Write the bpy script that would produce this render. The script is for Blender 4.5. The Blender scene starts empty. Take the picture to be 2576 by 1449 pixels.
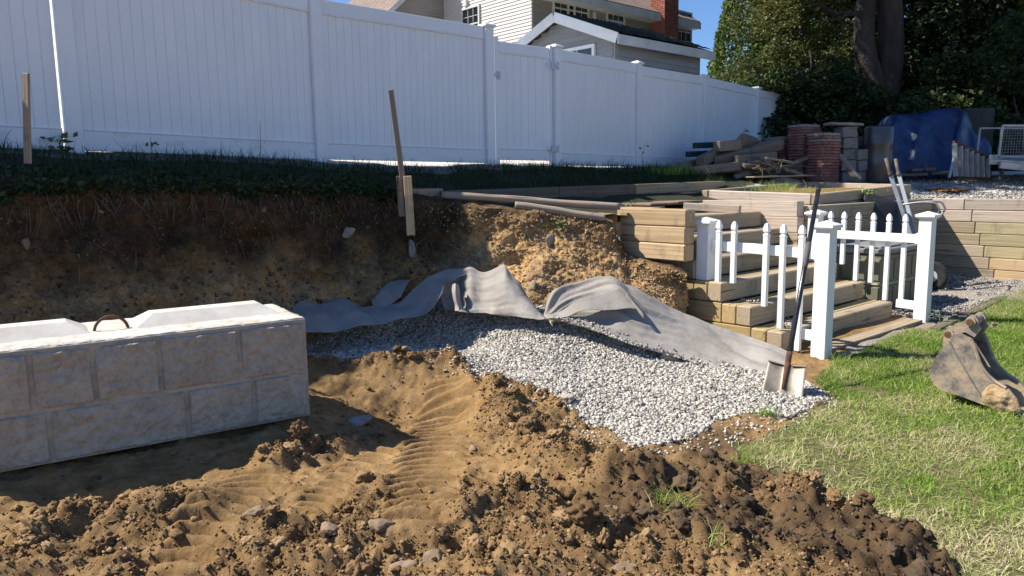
import bpy, math, random
import numpy as np
from mathutils import Matrix, Vector
random.seed(7); RNG = np.random.default_rng(11)
S = bpy.context.scene; COL = S.collection
# ---------------------------------------------------------------- camera
FPX, PITCH, ROLL, EYE = 1880.0, math.radians(8), 0.0125, 1.5      # focal length in pixels of a 2576 px wide picture
fw = np.array([0, math.cos(PITCH), -math.sin(PITCH)]); up0 = np.array([0, math.sin(PITCH), math.cos(PITCH)])
rt = np.array([1., 0, 0])*math.cos(ROLL) - up0*math.sin(ROLL); up = up0*math.cos(ROLL) + np.array([1., 0, 0])*math.sin(ROLL)
CAM = np.array([0, 0, EYE])
cd = bpy.data.cameras.new('camera'); cam = bpy.data.objects.new('camera', cd); COL.objects.link(cam)
cd.sensor_width = 36; cd.lens = FPX/2576*36; cd.clip_end = 2000; cd.clip_start = .05
cam.matrix_world = Matrix([[rt[i], up[i], -fw[i], CAM[i]] for i in range(3)] + [[0, 0, 0, 1]])
S.camera = cam
# ---------------------------------------------------------------- light
SUN_EL, SUN_AZ = math.radians(47.5), math.radians(274)              # sun stands to the left of the view
w = bpy.data.worlds.new('World'); S.world = w; w.use_nodes = True
wn = w.node_tree.nodes; wl = w.node_tree.links
sky = wn.new('ShaderNodeTexSky'); sky.sky_type = 'NISHITA'; sky.sun_disc = False
sky.sun_elevation = SUN_EL; sky.sun_rotation = SUN_AZ; sky.air_density = 1.0; sky.dust_density = .3; sky.ozone_density = 2.4
bg = wn['Background']; bg.inputs['Strength'].default_value = .078; tint = wn.new('ShaderNodeMix'); tint.data_type = 'RGBA'; tint.blend_type = 'MULTIPLY'; tint.inputs[0].default_value = 1; tint.inputs[7].default_value = (.72, .93, 1.24, 1)
wl.new(sky.outputs[0], tint.inputs[6]); wl.new(tint.outputs[2], bg.inputs[0])
sd = bpy.data.lights.new('sun', 'SUN'); sd.energy = 5.0; sd.angle = math.radians(.55); sd.color = (1, .94, .84)
so = bpy.data.objects.new('sun', sd); COL.objects.link(so); so.location = (-20, 0, 20)
ldir = Vector((-math.sin(SUN_AZ)*math.cos(SUN_EL), -math.cos(SUN_AZ)*math.cos(SUN_EL), -math.sin(SUN_EL)))
so.rotation_euler = ldir.to_track_quat('-Z', 'Y').to_euler()
vs = S.view_settings; vs.view_transform = 'Standard'; vs.look = 'None'; vs.exposure = .72; vs.gamma = 1; vs.use_curve_mapping = False
# ---------------------------------------------------------------- places: picture measurements turned into points of the yard
def ray(u, v): return fw*FPX + rt*(u-1288) - up*(v-724.5)
def atz(u, v, z=0.): d = ray(u, v); return CAM + d*((z-EYE)/d[2])
def aty(u, v, y): d = ray(u, v); return CAM + d*(y/d[1])
def onpl(u, v, p, n): d = ray(u, v); n = np.array(n, float); return CAM + d*(((np.array(p)-CAM)@n)/(d@n))
E1 = np.array([.745, .667, 0.]); E2 = np.array([-.667, .745, 0.]); P1 = np.array([2.641, 6.26, 0.])   # the yard's own axes: along and across the fence
def g(a, s, z=0.): return P1 + E1*a + E2*s + np.array([0, 0, z])
FN = np.array([.73, -.68, 0])                                      # from the tall fence towards the dig
FP = [np.array(p) for p in [(-5.25, 4.45), (-3.60, 6.27), (-2.04, 8.12), (-.28, 9.80), (.63, 10.62), (2.08, 12.55), (3.64, 14.43), (5.23, 16.24), (6.85, 18.10)]]
# ---------------------------------------------------------------- numpy noise
_p = np.random.default_rng(3).permutation(256); PERM = np.concatenate([_p, _p, _p])
G3 = np.random.default_rng(4).normal(size=(256, 3)); G3 /= np.linalg.norm(G3, axis=1)[:, None]
def noise(x, y, z=0.):
    x, y, z = np.broadcast_arrays(np.asarray(x, float), np.asarray(y, float), np.asarray(z, float))
    xi, yi, zi = (np.floor(c).astype(int) for c in (x, y, z)); xf, yf, zf = x-xi, y-yi, z-zi
    f = lambda t: t*t*t*(t*(t*6-15)+10)
    u, v, w_ = f(xf), f(yf), f(zf); r = 0
    for dx in (0, 1):
        for dy in (0, 1):
            for dz in (0, 1):
                h = PERM[(PERM[(PERM[(xi+dx) & 255]+yi+dy) & 255]+zi+dz) & 255]; q = G3[h]
                r = r + (q[..., 0]*(xf-dx)+q[..., 1]*(yf-dy)+q[..., 2]*(zf-dz))*(u if dx else 1-u)*(v if dy else 1-v)*(w_ if dz else 1-w_)
    return r*1.5
def fbm(x, y, z=0., o=4, l=2.1, gn=.5):
    r = 0; a = 1; k = 1
    for i in range(o): r = r + a*noise(x*k+i*17.3, y*k+i*5.1, z*k+i*9.7); a *= gn; k *= l
    return r
def inpoly(x, y, poly):
    c = np.zeros(np.shape(x), bool); n = len(poly)
    for i in range(n):
        x1, y1 = poly[i][:2]; x2, y2 = poly[i-1][:2]
        if y1 == y2: continue
        c ^= ((y1 > y) != (y2 > y)) & (x < (x2-x1)*(y-y1)/(y2-y1)+x1)
    return c
def rbf(pts):
    P = np.array(pts, float); n = len(P); d = np.hypot(P[:, None, 0]-P[None, :, 0], P[:, None, 1]-P[None, :, 1])
    A = np.zeros((n+3, n+3)); A[:n, :n] = d; A[:n, n] = A[n, :n] = 1; A[:n, n+1:] = P[:, :2]; A[n+1:, :n] = P[:, :2].T
    A[range(n), range(n)] -= .02
    c = np.linalg.solve(A, np.concatenate([P[:, 2], [0, 0, 0]]))
    def f(x, y):
        x = np.asarray(x, float); y = np.asarray(y, float); r = c[n]+c[n+1]*x+c[n+2]*y
        for i in range(n): r = r + c[i]*np.hypot(x-P[i, 0], y-P[i, 1])
        return r
    return f
def segdist(x, y, pl):
    best = np.full(np.shape(x), 1e9)
    for (a, b) in zip(pl[:-1], pl[1:]):
        ax, ay = a[:2]; bx, by = b[:2]; L2 = (bx-ax)**2+(by-ay)**2
        t = np.clip(((x-ax)*(bx-ax)+(y-ay)*(by-ay))/L2, 0, 1)
        best = np.minimum(best, np.hypot(x-ax-t*(bx-ax), y-ay-t*(by-ay)))
    return best
def sst(e0, e1, x): t = np.clip((x-e0)/(e1-e0), 0, 1); return t*t*(3-2*t)
# ---------------------------------------------------------------- objects
W = {}
def put(o, parent=None, M=None):
    M = M if M is not None else Matrix()
    if o.name not in COL.objects: COL.objects.link(o)
    if parent is not None: o.parent = parent; o.matrix_basis = W[parent.name].inverted() @ M
    else: o.matrix_basis = M
    W[o.name] = M; return o
def tag(o, label=None, cat=None, group=None, kind=None):
    if label: o['label'] = label
    if cat: o['category'] = cat
    if group: o['group'] = group
    if kind: o['kind'] = kind
    return o
def thing(name, label, cat, loc=(0, 0, 0), group=None):
    o = bpy.data.objects.new(name, None); o.empty_display_size = .1
    put(o, None, Matrix.Translation(Vector(loc))); return tag(o, label, cat, group)
def mesh_np(name, V, F, mat=None, smooth=False, attr=None):
    me = bpy.data.meshes.new(name); V = np.asarray(V, np.float32)
    if isinstance(F, np.ndarray) and F.ndim == 2:
        k = F.shape[1]; m = len(F); me.vertices.add(len(V)); me.vertices.foreach_set('co', V.ravel())
        me.loops.add(m*k); me.loops.foreach_set('vertex_index', F.astype(np.int32).ravel())
        me.polygons.add(m); me.polygons.foreach_set('loop_start', np.arange(0, m*k, k, dtype=np.int32))
        me.polygons.foreach_set('loop_total', np.full(m, k, np.int32))
    else: me.from_pydata([tuple(map(float, v)) for v in V], [], [list(map(int, f)) for f in F])
    if attr:
        for nme, val in attr.items():
            a = me.attributes.new(nme, 'FLOAT', 'POINT'); a.data.foreach_set('value', np.asarray(val, np.float32))
    me.update(calc_edges=True)
    if smooth: me.polygons.foreach_set('use_smooth', np.ones(len(me.polygons), bool))
    if mat is not None: me.materials.append(mat)
    return me
def obj(name, me, parent=None, M=None): return put(bpy.data.objects.new(name, me), parent, M)
def wobj(name, V, F, mat, parent=None, smooth=False, attr=None, org=None):
    """mesh given in world coordinates; its origin is put at the mesh's own base"""
    V = np.asarray(V, float)
    if org is None: org = np.array([(V[:, 0].min()+V[:, 0].max())/2, (V[:, 1].min()+V[:, 1].max())/2, V[:, 2].min()])
    return obj(name, mesh_np(name, V-org, F, mat, smooth, attr), parent, Matrix.Translation(Vector(org)))
_bc = {}
def boxmesh(lx, ly, lz, mat, c=.004, name='box'):
    key = (round(lx, 3), round(ly, 3), round(lz, 3), mat.name, c)
    if key in _bc: return _bc[key]
    V, F = chamfer(lx, ly, lz, c); me = mesh_np(name, V, F, mat); _bc[key] = me; return me
def chamfer(lx, ly, lz, c):
    h = np.array([lx, ly, lz])/2; c = min(c, h.min()*.45); V = []; idx = {}
    for sx in (-1, 1):
        for sy in (-1, 1):
            for sz in (-1, 1):
                s = np.array([sx, sy, sz])
                for ax in range(3):
                    q = h - c; q[ax] = h[ax]; idx[(sx, sy, sz, ax)] = len(V); V.append(q*s)
    F = []
    for ax in range(3):
        b, d = [(1, 2), (2, 0), (0, 1)][ax]
        for s in (-1, 1):
            cs = []
            for (p, q) in ((-1, -1), (1, -1), (1, 1), (-1, 1)):
                k = [0, 0, 0]; k[ax] = s; k[b] = p; k[d] = q; cs.append(idx[(*k, ax)])
            F.append(cs if s > 0 else cs[::-1])
    for ax in range(3):
        b, d = [(1, 2), (2, 0), (0, 1)][ax]
        for p in (-1, 1):
            for q in (-1, 1):
                k0 = [0, 0, 0]; k0[ax] = -1; k0[b] = p; k0[d] = q; k1 = list(k0); k1[ax] = 1
                f = [idx[(*k0, b)], idx[(*k1, b)], idx[(*k1, d)], idx[(*k0, d)]]
                F.append(f if p*q < 0 else f[::-1])
    for sx in (-1, 1):
        for sy in (-1, 1):
            for sz in (-1, 1):
                f = [idx[(sx, sy, sz, 0)], idx[(sx, sy, sz, 1)], idx[(sx, sy, sz, 2)]]
                F.append(f if sx*sy*sz > 0 else f[::-1])
    return np.array(V), F
def frame(p, x, zc=(0, 0, 1)):
    x = Vector(x).normalized(); z = Vector(zc); y = z.cross(x).normalized(); z = x.cross(y)
    M = Matrix([[x[i], y[i], z[i], float(p[i])] for i in range(3)] + [[0, 0, 0, 1]]); return M
def bar(name, p0, p1, w_, h_, mat, parent=None, c=.004, roll=0, zc=(0, 0, 1)):
    """squared bar from p0 to p1 (centre line)"""
    p0 = np.array(p0, float); p1 = np.array(p1, float); L = float(np.linalg.norm(p1-p0))
    M = frame((p0+p1)/2, p1-p0, zc)
    if roll: M = M @ Matrix.Rotation(roll, 4, 'X')
    return obj(name, boxmesh(L, w_, h_, mat, c, name), parent, M)
def tubev(pts, r, n=10, closed=False, cap=True):
    P = np.array(pts, float); m = len(P); R = np.full(m, r) if np.isscalar(r) else np.array(r, float)
    T = np.gradient(P, axis=0) if not closed else np.roll(P, -1, 0)-np.roll(P, 1, 0)
    T /= np.linalg.norm(T, axis=1)[:, None]+1e-9; ref = np.array([0, 0, 1.]) if abs(T[0, 2]) < .9 else np.array([1., 0, 0]); V = []
    for i in range(m):
        a = np.cross(T[i], ref); a /= np.linalg.norm(a)+1e-9; b = np.cross(a, T[i]); ref = b
        th = np.arange(n)*2*math.pi/n; V.append(P[i]+R[i]*(np.cos(th)[:, None]*a+np.sin(th)[:, None]*b))
    V = np.concatenate(V); F = []
    for i in range(m if closed else m-1):
        for j in range(n):
            k = (j+1) % n; i2 = (i+1) % m; F.append([i*n+j, i2*n+j, i2*n+k, i*n+k])
    if cap and not closed: F.append(list(range(n))); F.append(list(range((m-1)*n, m*n))[::-1])
    return V, F
def lathe(prof, n=24):
    V = []; F = []; m = len(prof)
    for (r, z) in prof:
        for j in range(n): t = 2*math.pi*j/n; V.append((r*math.cos(t), r*math.sin(t), z))
    for i in range(m-1):
        for j in range(n): k = (j+1) % n; F.append([i*n+j, i*n+k, (i+1)*n+k, (i+1)*n+j])
    F.append(list(range(n))[::-1]); F.append(list(range((m-1)*n, m*n))); return np.array(V), F
def merge(*vf):
    V = []; F = []; o = 0
    for v, f in vf:
        V.append(np.asarray(v, float)); F += [[i+o for i in q] for q in f]; o += len(v)
    return np.concatenate(V), F
def xf(vf, M):
    v, f = vf; A = np.array(M); return v@A[:3, :3].T+A[:3, 3], f
def prism(poly, d0, d1, o, ax, ay, n):
    """poly in the (ax, ay) plane at o, extruded along n from d0 to d1"""
    o, ax, ay, n = (np.array(k, float) for k in (o, ax, ay, n)); m = len(poly)
    A = np.array([o+p[0]*ax+p[1]*ay for p in poly]); V = np.concatenate([A+n*d0, A+n*d1])
    F = [list(range(m)), list(range(m, 2*m))[::-1]]+[[i, i+m, (i+1) % m+m, (i+1) % m] for i in range(m)]
    return V, F
def ico(sub):
    t = (1+5**.5)/2
    V = [np.array(v, float)/math.sqrt(1+t*t) for v in [(-1, t, 0), (1, t, 0), (-1, -t, 0), (1, -t, 0), (0, -1, t), (0, 1, t), (0, -1, -t), (0, 1, -t), (t, 0, -1), (t, 0, 1), (-t, 0, -1), (-t, 0, 1)]]
    F = [(0, 11, 5), (0, 5, 1), (0, 1, 7), (0, 7, 10), (0, 10, 11), (1, 5, 9), (5, 11, 4), (11, 10, 2), (10, 7, 6), (7, 1, 8), (3, 9, 4), (3, 4, 2), (3, 2, 6), (3, 6, 8), (3, 8, 9), (4, 9, 5), (2, 4, 11), (6, 2, 10), (8, 6, 7), (9, 8, 1)]
    for _ in range(sub):
        c = {}; G = []
        def mid(a, b):
            k = (min(a, b), max(a, b))
            if k not in c: q = V[a]+V[b]; c[k] = len(V); V.append(q/np.linalg.norm(q))
            return c[k]
        for a, b, d in F: x, y, z = mid(a, b), mid(b, d), mid(d, a); G += [(a, x, z), (b, y, x), (d, z, y), (x, y, z)]
        F = G
    return np.array(V), np.array(F)
ICO = [ico(i) for i in range(4)]
def rock(sub, seed, rough=.35, freq=1.6, flat=1.):
    V, F = ICO[sub]; r = np.random.default_rng(seed); o = r.uniform(0, 90, 3)
    d = 1+rough*fbm(V[:, 0]*freq+o[0], V[:, 1]*freq+o[1], V[:, 2]*freq+o[2], o=3)
    V = V*d[:, None]
    for _ in range(5):                                             # broken facets
        n = r.normal(size=3); n /= np.linalg.norm(n); k = r.uniform(.55, .85); h = V@n; V = V-np.outer(np.maximum(h-k, 0)*.85, n)
    V[:, 2] *= flat; return V, F
def rotmats(n, rng):
    q = rng.normal(size=(n, 4)); q /= np.linalg.norm(q, axis=1)[:, None]; a, b, c, d = q.T
    return np.stack([np.stack([1-2*(c*c+d*d), 2*(b*c-a*d), 2*(b*d+a*c)], -1), np.stack([2*(b*c+a*d), 1-2*(b*b+d*d), 2*(c*d-a*b)], -1), np.stack([2*(b*d-a*c), 2*(c*d+a*b), 1-2*(b*b+c*c)], -1)], 1)
def scatter(base, pos, rad, rng, sq=(1, 1, .75)):
    """many stones in one mesh: base = list of (V,F) triangles"""
    n = len(pos); Rm = rotmats(n, rng); pick = rng.integers(0, len(base), n); Vs = []; Fs = []; At = []; o = 0
    for b, (bv, bf) in enumerate(base):
        k = np.where(pick == b)[0]
        if not len(k): continue
        sc = rng.uniform(.7, 1.3, (len(k), 3))*rad[k][:, None]
        v = np.einsum('nij,nvj->nvi', Rm[k], bv[None]*sc[:, None, :])*np.array(sq)+pos[k][:, None, :]
        Vs.append(v.reshape(-1, 3)); Fs.append((bf[None]+(np.arange(len(k))*len(bv))[:, None, None]).reshape(-1, 3)+o); o += len(k)*len(bv)
        At.append(np.repeat(rng.random(len(k)), len(bv)))
    return np.concatenate(Vs), np.concatenate(Fs), np.concatenate(At)
# ---------------------------------------------------------------- materials
def nodes(name):
    m = bpy.data.materials.new(name); m.use_nodes = True; nt = m.node_tree; return m, nt, nt.nodes['Principled BSDF']
def N(nt, t, **k):
    n = nt.nodes.new('ShaderNode'+t)
    for a, b in k.items(): setattr(n, a, b)
    return n
def ramp(nt, src, stops):
    r = N(nt, 'ValToRGB'); e = r.color_ramp.elements
    while len(e) < len(stops): e.new(.5)
    for q, (p, c) in zip(e, stops): q.position = p; q.color = (*c, 1)
    nt.links.new(src, r.inputs[0]); return r.outputs[0]
def tex(nt, scale, detail=6, rough=.6, coord='Object', sc=(1, 1, 1), rnd=False, kind='NoiseTexture'):
    tc = N(nt, 'TexCoord'); mp = N(nt, 'Mapping'); mp.inputs['Scale'].default_value = sc; nt.links.new(tc.outputs[coord], mp.inputs[0])
    if rnd:
        oi = N(nt, 'ObjectInfo'); ml = N(nt, 'Math', operation='MULTIPLY'); ml.inputs[1].default_value = 37.; nt.links.new(oi.outputs['Random'], ml.inputs[0])
        cb = N(nt, 'CombineXYZ'); [nt.links.new(ml.outputs[0], cb.inputs[i]) for i in range(3)]; nt.links.new(cb.outputs[0], mp.inputs['Location'])
    t = N(nt, 'Tex'+kind.replace('Texture', '')); t.inputs['Scale'].default_value = scale
    if 'Detail' in t.inputs: t.inputs['Detail'].default_value = detail
    if 'Roughness' in t.inputs: t.inputs['Roughness'].default_value = rough
    nt.links.new(mp.outputs[0], t.inputs['Vector']); return t
def mixc(nt, f, a, b, mode='MIX'):
    m = N(nt, 'Mix', data_type='RGBA', blend_type=mode)
    for s, v in ((0, f), (6, a), (7, b)):
        if hasattr(v, 'links') or isinstance(v, bpy.types.NodeSocket): nt.links.new(v, m.inputs[s])
        else: m.inputs[s].default_value = v if s == 0 else (*v, 1)
    return m.outputs[2]
def bump(nt, b, h, dist=.01, strength=.6, prev=None):
    n = N(nt, 'Bump'); n.inputs['Strength'].default_value = strength; n.inputs['Distance'].default_value = dist
    nt.links.new(h, n.inputs['Height'])
    if prev: nt.links.new(prev, n.inputs['Normal'])
    nt.links.new(n.outputs[0], b.inputs['Normal']); return n.outputs[0]
def plain(name, c1, c2, scale=6, rough=.6, bdist=.004, bstr=.4, bscale=None, metal=0., rnd=True, stops=(.35, .65), spec=.4, sc=(1, 1, 1)):
    m, nt, b = nodes(name); t = tex(nt, scale, rnd=rnd, sc=sc); c = ramp(nt, t.outputs[0], [(stops[0], c1), (stops[1], c2)])
    nt.links.new(c, b.inputs['Base Color']); b.inputs['Roughness'].default_value = rough; b.inputs['Metallic'].default_value = metal
    b.inputs['Specular IOR Level'].default_value = spec
    if bstr: bump(nt, b, tex(nt, bscale or scale*6, 4, rnd=rnd).outputs[0], bdist, bstr)
    return m
def wood(name, light, dark, grey=None, gamt=.5, ringscale=15, bstr=.3, stain=(.05, .045, .035)):
    """sawn timber: growth rings round a pith off the bar's axis, grain along local x"""
    m, nt, b = nodes(name)
    tc = N(nt, 'TexCoord'); oi = N(nt, 'ObjectInfo')
    rm = N(nt, 'MapRange'); rm.inputs[3].default_value = -.09; rm.inputs[4].default_value = .09; nt.links.new(oi.outputs['Random'], rm.inputs[0])
    ml = N(nt, 'Math', operation='MULTIPLY'); ml.inputs[1].default_value = 61; nt.links.new(oi.outputs['Random'], ml.inputs[0])
    cb = N(nt, 'CombineXYZ'); nt.links.new(ml.outputs[0], cb.inputs[0]); nt.links.new(rm.outputs[0], cb.inputs[1]); nt.links.new(rm.outputs[0], cb.inputs[2])
    mp = N(nt, 'Mapping'); nt.links.new(tc.outputs['Object'], mp.inputs[0]); nt.links.new(cb.outputs[0], mp.inputs['Location']); mp.inputs['Scale'].default_value = (.12, 1, 1)
    wv = N(nt, 'TexWave', wave_type='RINGS', rings_direction='X'); wv.inputs['Scale'].default_value = ringscale; wv.inputs['Distortion'].default_value = 2.2
    wv.inputs['Detail'].default_value = 3; wv.inputs['Detail Scale'].default_value = 1.6; nt.links.new(mp.outputs[0], wv.inputs['Vector'])
    c = ramp(nt, wv.outputs['Fac'], [(.15, light), (.8, tuple(.72*l+.28*d for l, d in zip(light, dark))), (1, tuple(.4*l+.6*d for l, d in zip(light, dark)))])
    big = tex(nt, 2.2, 5, rnd=True, sc=(.5, 1.5, 1.5)); fine = tex(nt, 30, 4, rnd=True, sc=(.08, 1, 1))
    if grey: c = mixc(nt, ramp(nt, big.outputs[0], [(.3, (0, 0, 0)), (.75, (gamt, gamt, gamt))]), c, grey)
    c = mixc(nt, .28, c, ramp(nt, fine.outputs[0], [(.3, (.35, .35, .35)), (.7, (1.05, 1.05, 1.05))]), 'MULTIPLY')
    vr = tex(nt, 2.0, 0, rnd=True, sc=(1, .55, .55), kind='VoronoiTexture')                      # knots
    kn = ramp(nt, vr.outputs['Distance'], [(.045, (1, 1, 1)), (.075, (0, 0, 0))]); c = mixc(nt, kn, c, tuple(d*.45 for d in dark))
    ck = tex(nt, 26, 2, .5, rnd=True, sc=(.045, 1, 1)); c = mixc(nt, ramp(nt, ck.outputs[0], [(.66, (0, 0, 0)), (.71, (.7, .7, .7))]), c, tuple(d*.3 for d in dark))
    st = tex(nt, 5, 6, rnd=True, sc=(1, 1, .35)); c = mixc(nt, ramp(nt, st.outputs[0], [(.58, (0, 0, 0)), (.8, (.75, .75, .75))]), c, stain)
    hv = N(nt, 'HueSaturation'); rv = N(nt, 'MapRange'); rv.inputs[3].default_value = .82; rv.inputs[4].default_value = 1.15; nt.links.new(oi.outputs['Random'], rv.inputs[0])
    nt.links.new(rv.outputs[0], hv.inputs['Value']); nt.links.new(c, hv.inputs['Color']); nt.links.new(hv.outputs[0], b.inputs['Base Color'])
    b.inputs['Roughness'].default_value = .8; b.inputs['Specular IOR Level'].default_value = .25
    n1 = bump(nt, b, wv.outputs['Fac'], .002, bstr); bump(nt, b, fine.outputs[0], .004, .5, n1); return m
def attrmat(name, stops, attr='rnd', rough=.9, bscale=60, bdist=.003, bstr=.5, trans=0, spec=.2, vscale=None, vstops=None):
    m, nt, b = nodes(name); a = N(nt, 'Attribute', attribute_name=attr); c = ramp(nt, a.outputs['Fac'], stops)
    if vscale: c = mixc(nt, 1., c, ramp(nt, tex(nt, vscale, 6, rnd=False).outputs[0], vstops), 'MULTIPLY')
    nt.links.new(c, b.inputs['Base Color']); b.inputs['Roughness'].default_value = rough; b.inputs['Specular IOR Level'].default_value = spec
    if bstr: bump(nt, b, tex(nt, bscale, 3).outputs[0], bdist, bstr)
    if trans:
        tr = N(nt, 'BsdfTranslucent'); nt.links.new(c, tr.inputs[0]); mx = N(nt, 'MixShader'); mx.inputs[0].default_value = trans
        nt.links.new(b.outputs[0], mx.inputs[1]); nt.links.new(tr.outputs[0], mx.inputs[2]); nt.links.new(mx.outputs[0], nt.nodes['Material Output'].inputs[0])
    return m
M = {}
M['vinyl'] = plain('white vinyl', (.78, .79, .80), (.84, .84, .84), 1.6, .38, .0015, .15, 9, spec=.5)
def vinyl_low():
    m, nt, b = nodes('mud splashed vinyl'); c = ramp(nt, tex(nt, 1.6, 4, rnd=True).outputs[0], [(.3, (.74, .75, .76)), (.7, (.82, .82, .82))]); st = tex(nt, 7, 9, .75, rnd=True, sc=(.6, 1, 1.6))
    c = mixc(nt, ramp(nt, st.outputs[0], [(.54, (0, 0, 0)), (.78, (.6, .6, .6))]), c, (.36, .34, .29)); nt.links.new(c, b.inputs['Base Color']); b.inputs['Roughness'].default_value = .45; return m
M['vinyl_low'] = vinyl_low()
M['vinyl_trim'] = plain('old white vinyl', (.72, .72, .68), (.85, .85, .83), 3, .4, .002, .25, 30)
def vinyl_dirty():
    m, nt, b = nodes('yard worn white vinyl'); c = ramp(nt, tex(nt, 3, 6, rnd=True).outputs[0], [(.3, (.74, .74, .71)), (.6, (.83, .83, .81))])
    st = tex(nt, 9, 8, .7, rnd=True, sc=(1, 1, .3)); c = mixc(nt, ramp(nt, st.outputs[0], [(.6, (0, 0, 0)), (.82, (.8, .8, .8))]), c, (.42, .44, .33))
    nt.links.new(c, b.inputs['Base Color']); b.inputs['Roughness'].default_value = .42; return m
M['vinyl_worn'] = vinyl_dirty()
M['wood_grey'] = wood('weathered timber', (.44, .34, .215), (.24, .165, .095), (.375, .325, .25), .65)
M['wood_tan'] = wood('tan timber', (.52, .37, .205), (.31, .195, .095), (.42, .34, .24), .4)
M['wood_yellow'] = wood('treated yellow timber', (.50, .37, .17), (.33, .225, .085), (.40, .33, .2), .4)
M['wood_olive'] = wood('olive treated timber', (.43, .36, .195), (.26, .205, .10), (.39, .34, .24), .5)
M['wood_pink'] = wood('pinkish weathered timber', (.50, .40, .30), (.32, .225, .165), (.46, .41, .37), .6)
M['wood_dark'] = wood('old dark timber', (.17, .135, .10), (.09, .07, .05), (.16, .15, .135), .6)
M['wood_log'] = wood('peeled round timber', (.42, .33, .24), (.28, .205, .14), (.36, .32, .28), .7)
M['wood_old'] = wood('old grey lumber', (.27, .215, .155), (.14, .105, .07), (.25, .225, .19), .7)
M['wood_stake'] = wood('grey stake wood', (.34, .25, .17), (.22, .15, .10), (.30, .26, .22), .5)
M['green_wood'] = plain('dark green paint', (.012, .03, .026), (.03, .055, .045), 8, .5)
def dirtmat():
    m, nt, b = nodes('bare earth'); t1 = tex(nt, 1.1, 6); t2 = tex(nt, 7, 8, .7); t3 = tex(nt, 60, 6, .75)
    tan = ramp(nt, t2.outputs[0], [(.28, (.20, .115, .045)), (.5, (.30, .185, .08)), (.72, (.40, .265, .13))])
    dk = ramp(nt, t2.outputs[0], [(.3, (.06, .037, .02)), (.7, (.15, .096, .05))])
    a = N(nt, 'Attribute', attribute_name='topsoil'); ad = N(nt, 'Math', operation='MULTIPLY_ADD'); nt.links.new(t1.outputs[0], ad.inputs[0]); ad.inputs[1].default_value = 2.2; ad.inputs[2].default_value = -1.0
    a2 = N(nt, 'Math', operation='ADD', use_clamp=True); nt.links.new(ad.outputs[0], a2.inputs[0]); nt.links.new(a.outputs['Fac'], a2.inputs[1])
    c = mixc(nt, a2.outputs[0], tan, dk)
    lw = N(nt, 'Attribute', attribute_name='lawn'); c = mixc(nt, lw.outputs['Fac'], c, ramp(nt, t3.outputs[0], [(.3, (.075, .085, .03)), (.55, (.15, .15, .06)), (.75, (.27, .23, .12))]))
    gv = N(nt, 'Attribute', attribute_name='grav'); c = mixc(nt, gv.outputs['Fac'], c, ramp(nt, t3.outputs[0], [(.3, (.2, .18, .155)), (.7, (.5, .47, .43))]))
    c = mixc(nt, .45, c, ramp(nt, t3.outputs[0], [(.3, (.55, .55, .55)), (.7, (1.25, 1.25, 1.25))]), 'MULTIPLY')
    nt.links.new(c, b.inputs['Base Color']); b.inputs['Roughness'].default_value = .95; b.inputs['Specular IOR Level'].default_value = .12
    n1 = bump(nt, b, t3.outputs[0], .012, .7); bump(nt, b, tex(nt, 190, 3, .7).outputs[0], .004, .6, n1); return m
M['dirt'] = dirtmat()
M['clod'] = attrmat('earth clods', [(0, (.105, .062, .028)), (.5, (.215, .132, .06)), (1, (.34, .225, .115))], bscale=90, bdist=.006, bstr=.8)
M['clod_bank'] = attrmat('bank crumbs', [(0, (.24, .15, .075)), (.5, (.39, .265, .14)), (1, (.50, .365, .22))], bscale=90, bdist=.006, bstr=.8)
M['clod_shade'] = attrmat('shade darkened bank crumbs', [(0, (.05, .034, .02)), (.6, (.115, .077, .043)), (1, (.20, .145, .09))], bscale=90, bdist=.006, bstr=.8)  # darker copy of the bank crumbs, the left bank's shade in their colour
M['clod_dark'] = attrmat('dark clods', [(0, (.045, .03, .019)), (.6, (.085, .057, .033)), (.96, (.14, .098, .06)), (1, (.21, .18, .14))], bscale=90, bdist=.006, bstr=.8)
M['gravel'] = attrmat('crushed pale stone', [(0, (.13, .118, .10)), (.2, (.30, .275, .235)), (.6, (.47, .435, .375)), (1, (.64, .60, .53))], rough=.85, bscale=40, bdist=.003, bstr=.5)
M['gravel_yard'] = attrmat('weathered yard gravel', [(0, (.12, .105, .09)), (.3, (.25, .225, .195)), (.7, (.36, .33, .29)), (1, (.50, .465, .42))], rough=.9, bscale=40)
M['gravel_tan'] = attrmat('dusty gravel', [(0, (.25, .2, .15)), (.5, (.45, .38, .30)), (1, (.62, .56, .47))], bscale=40)
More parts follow.
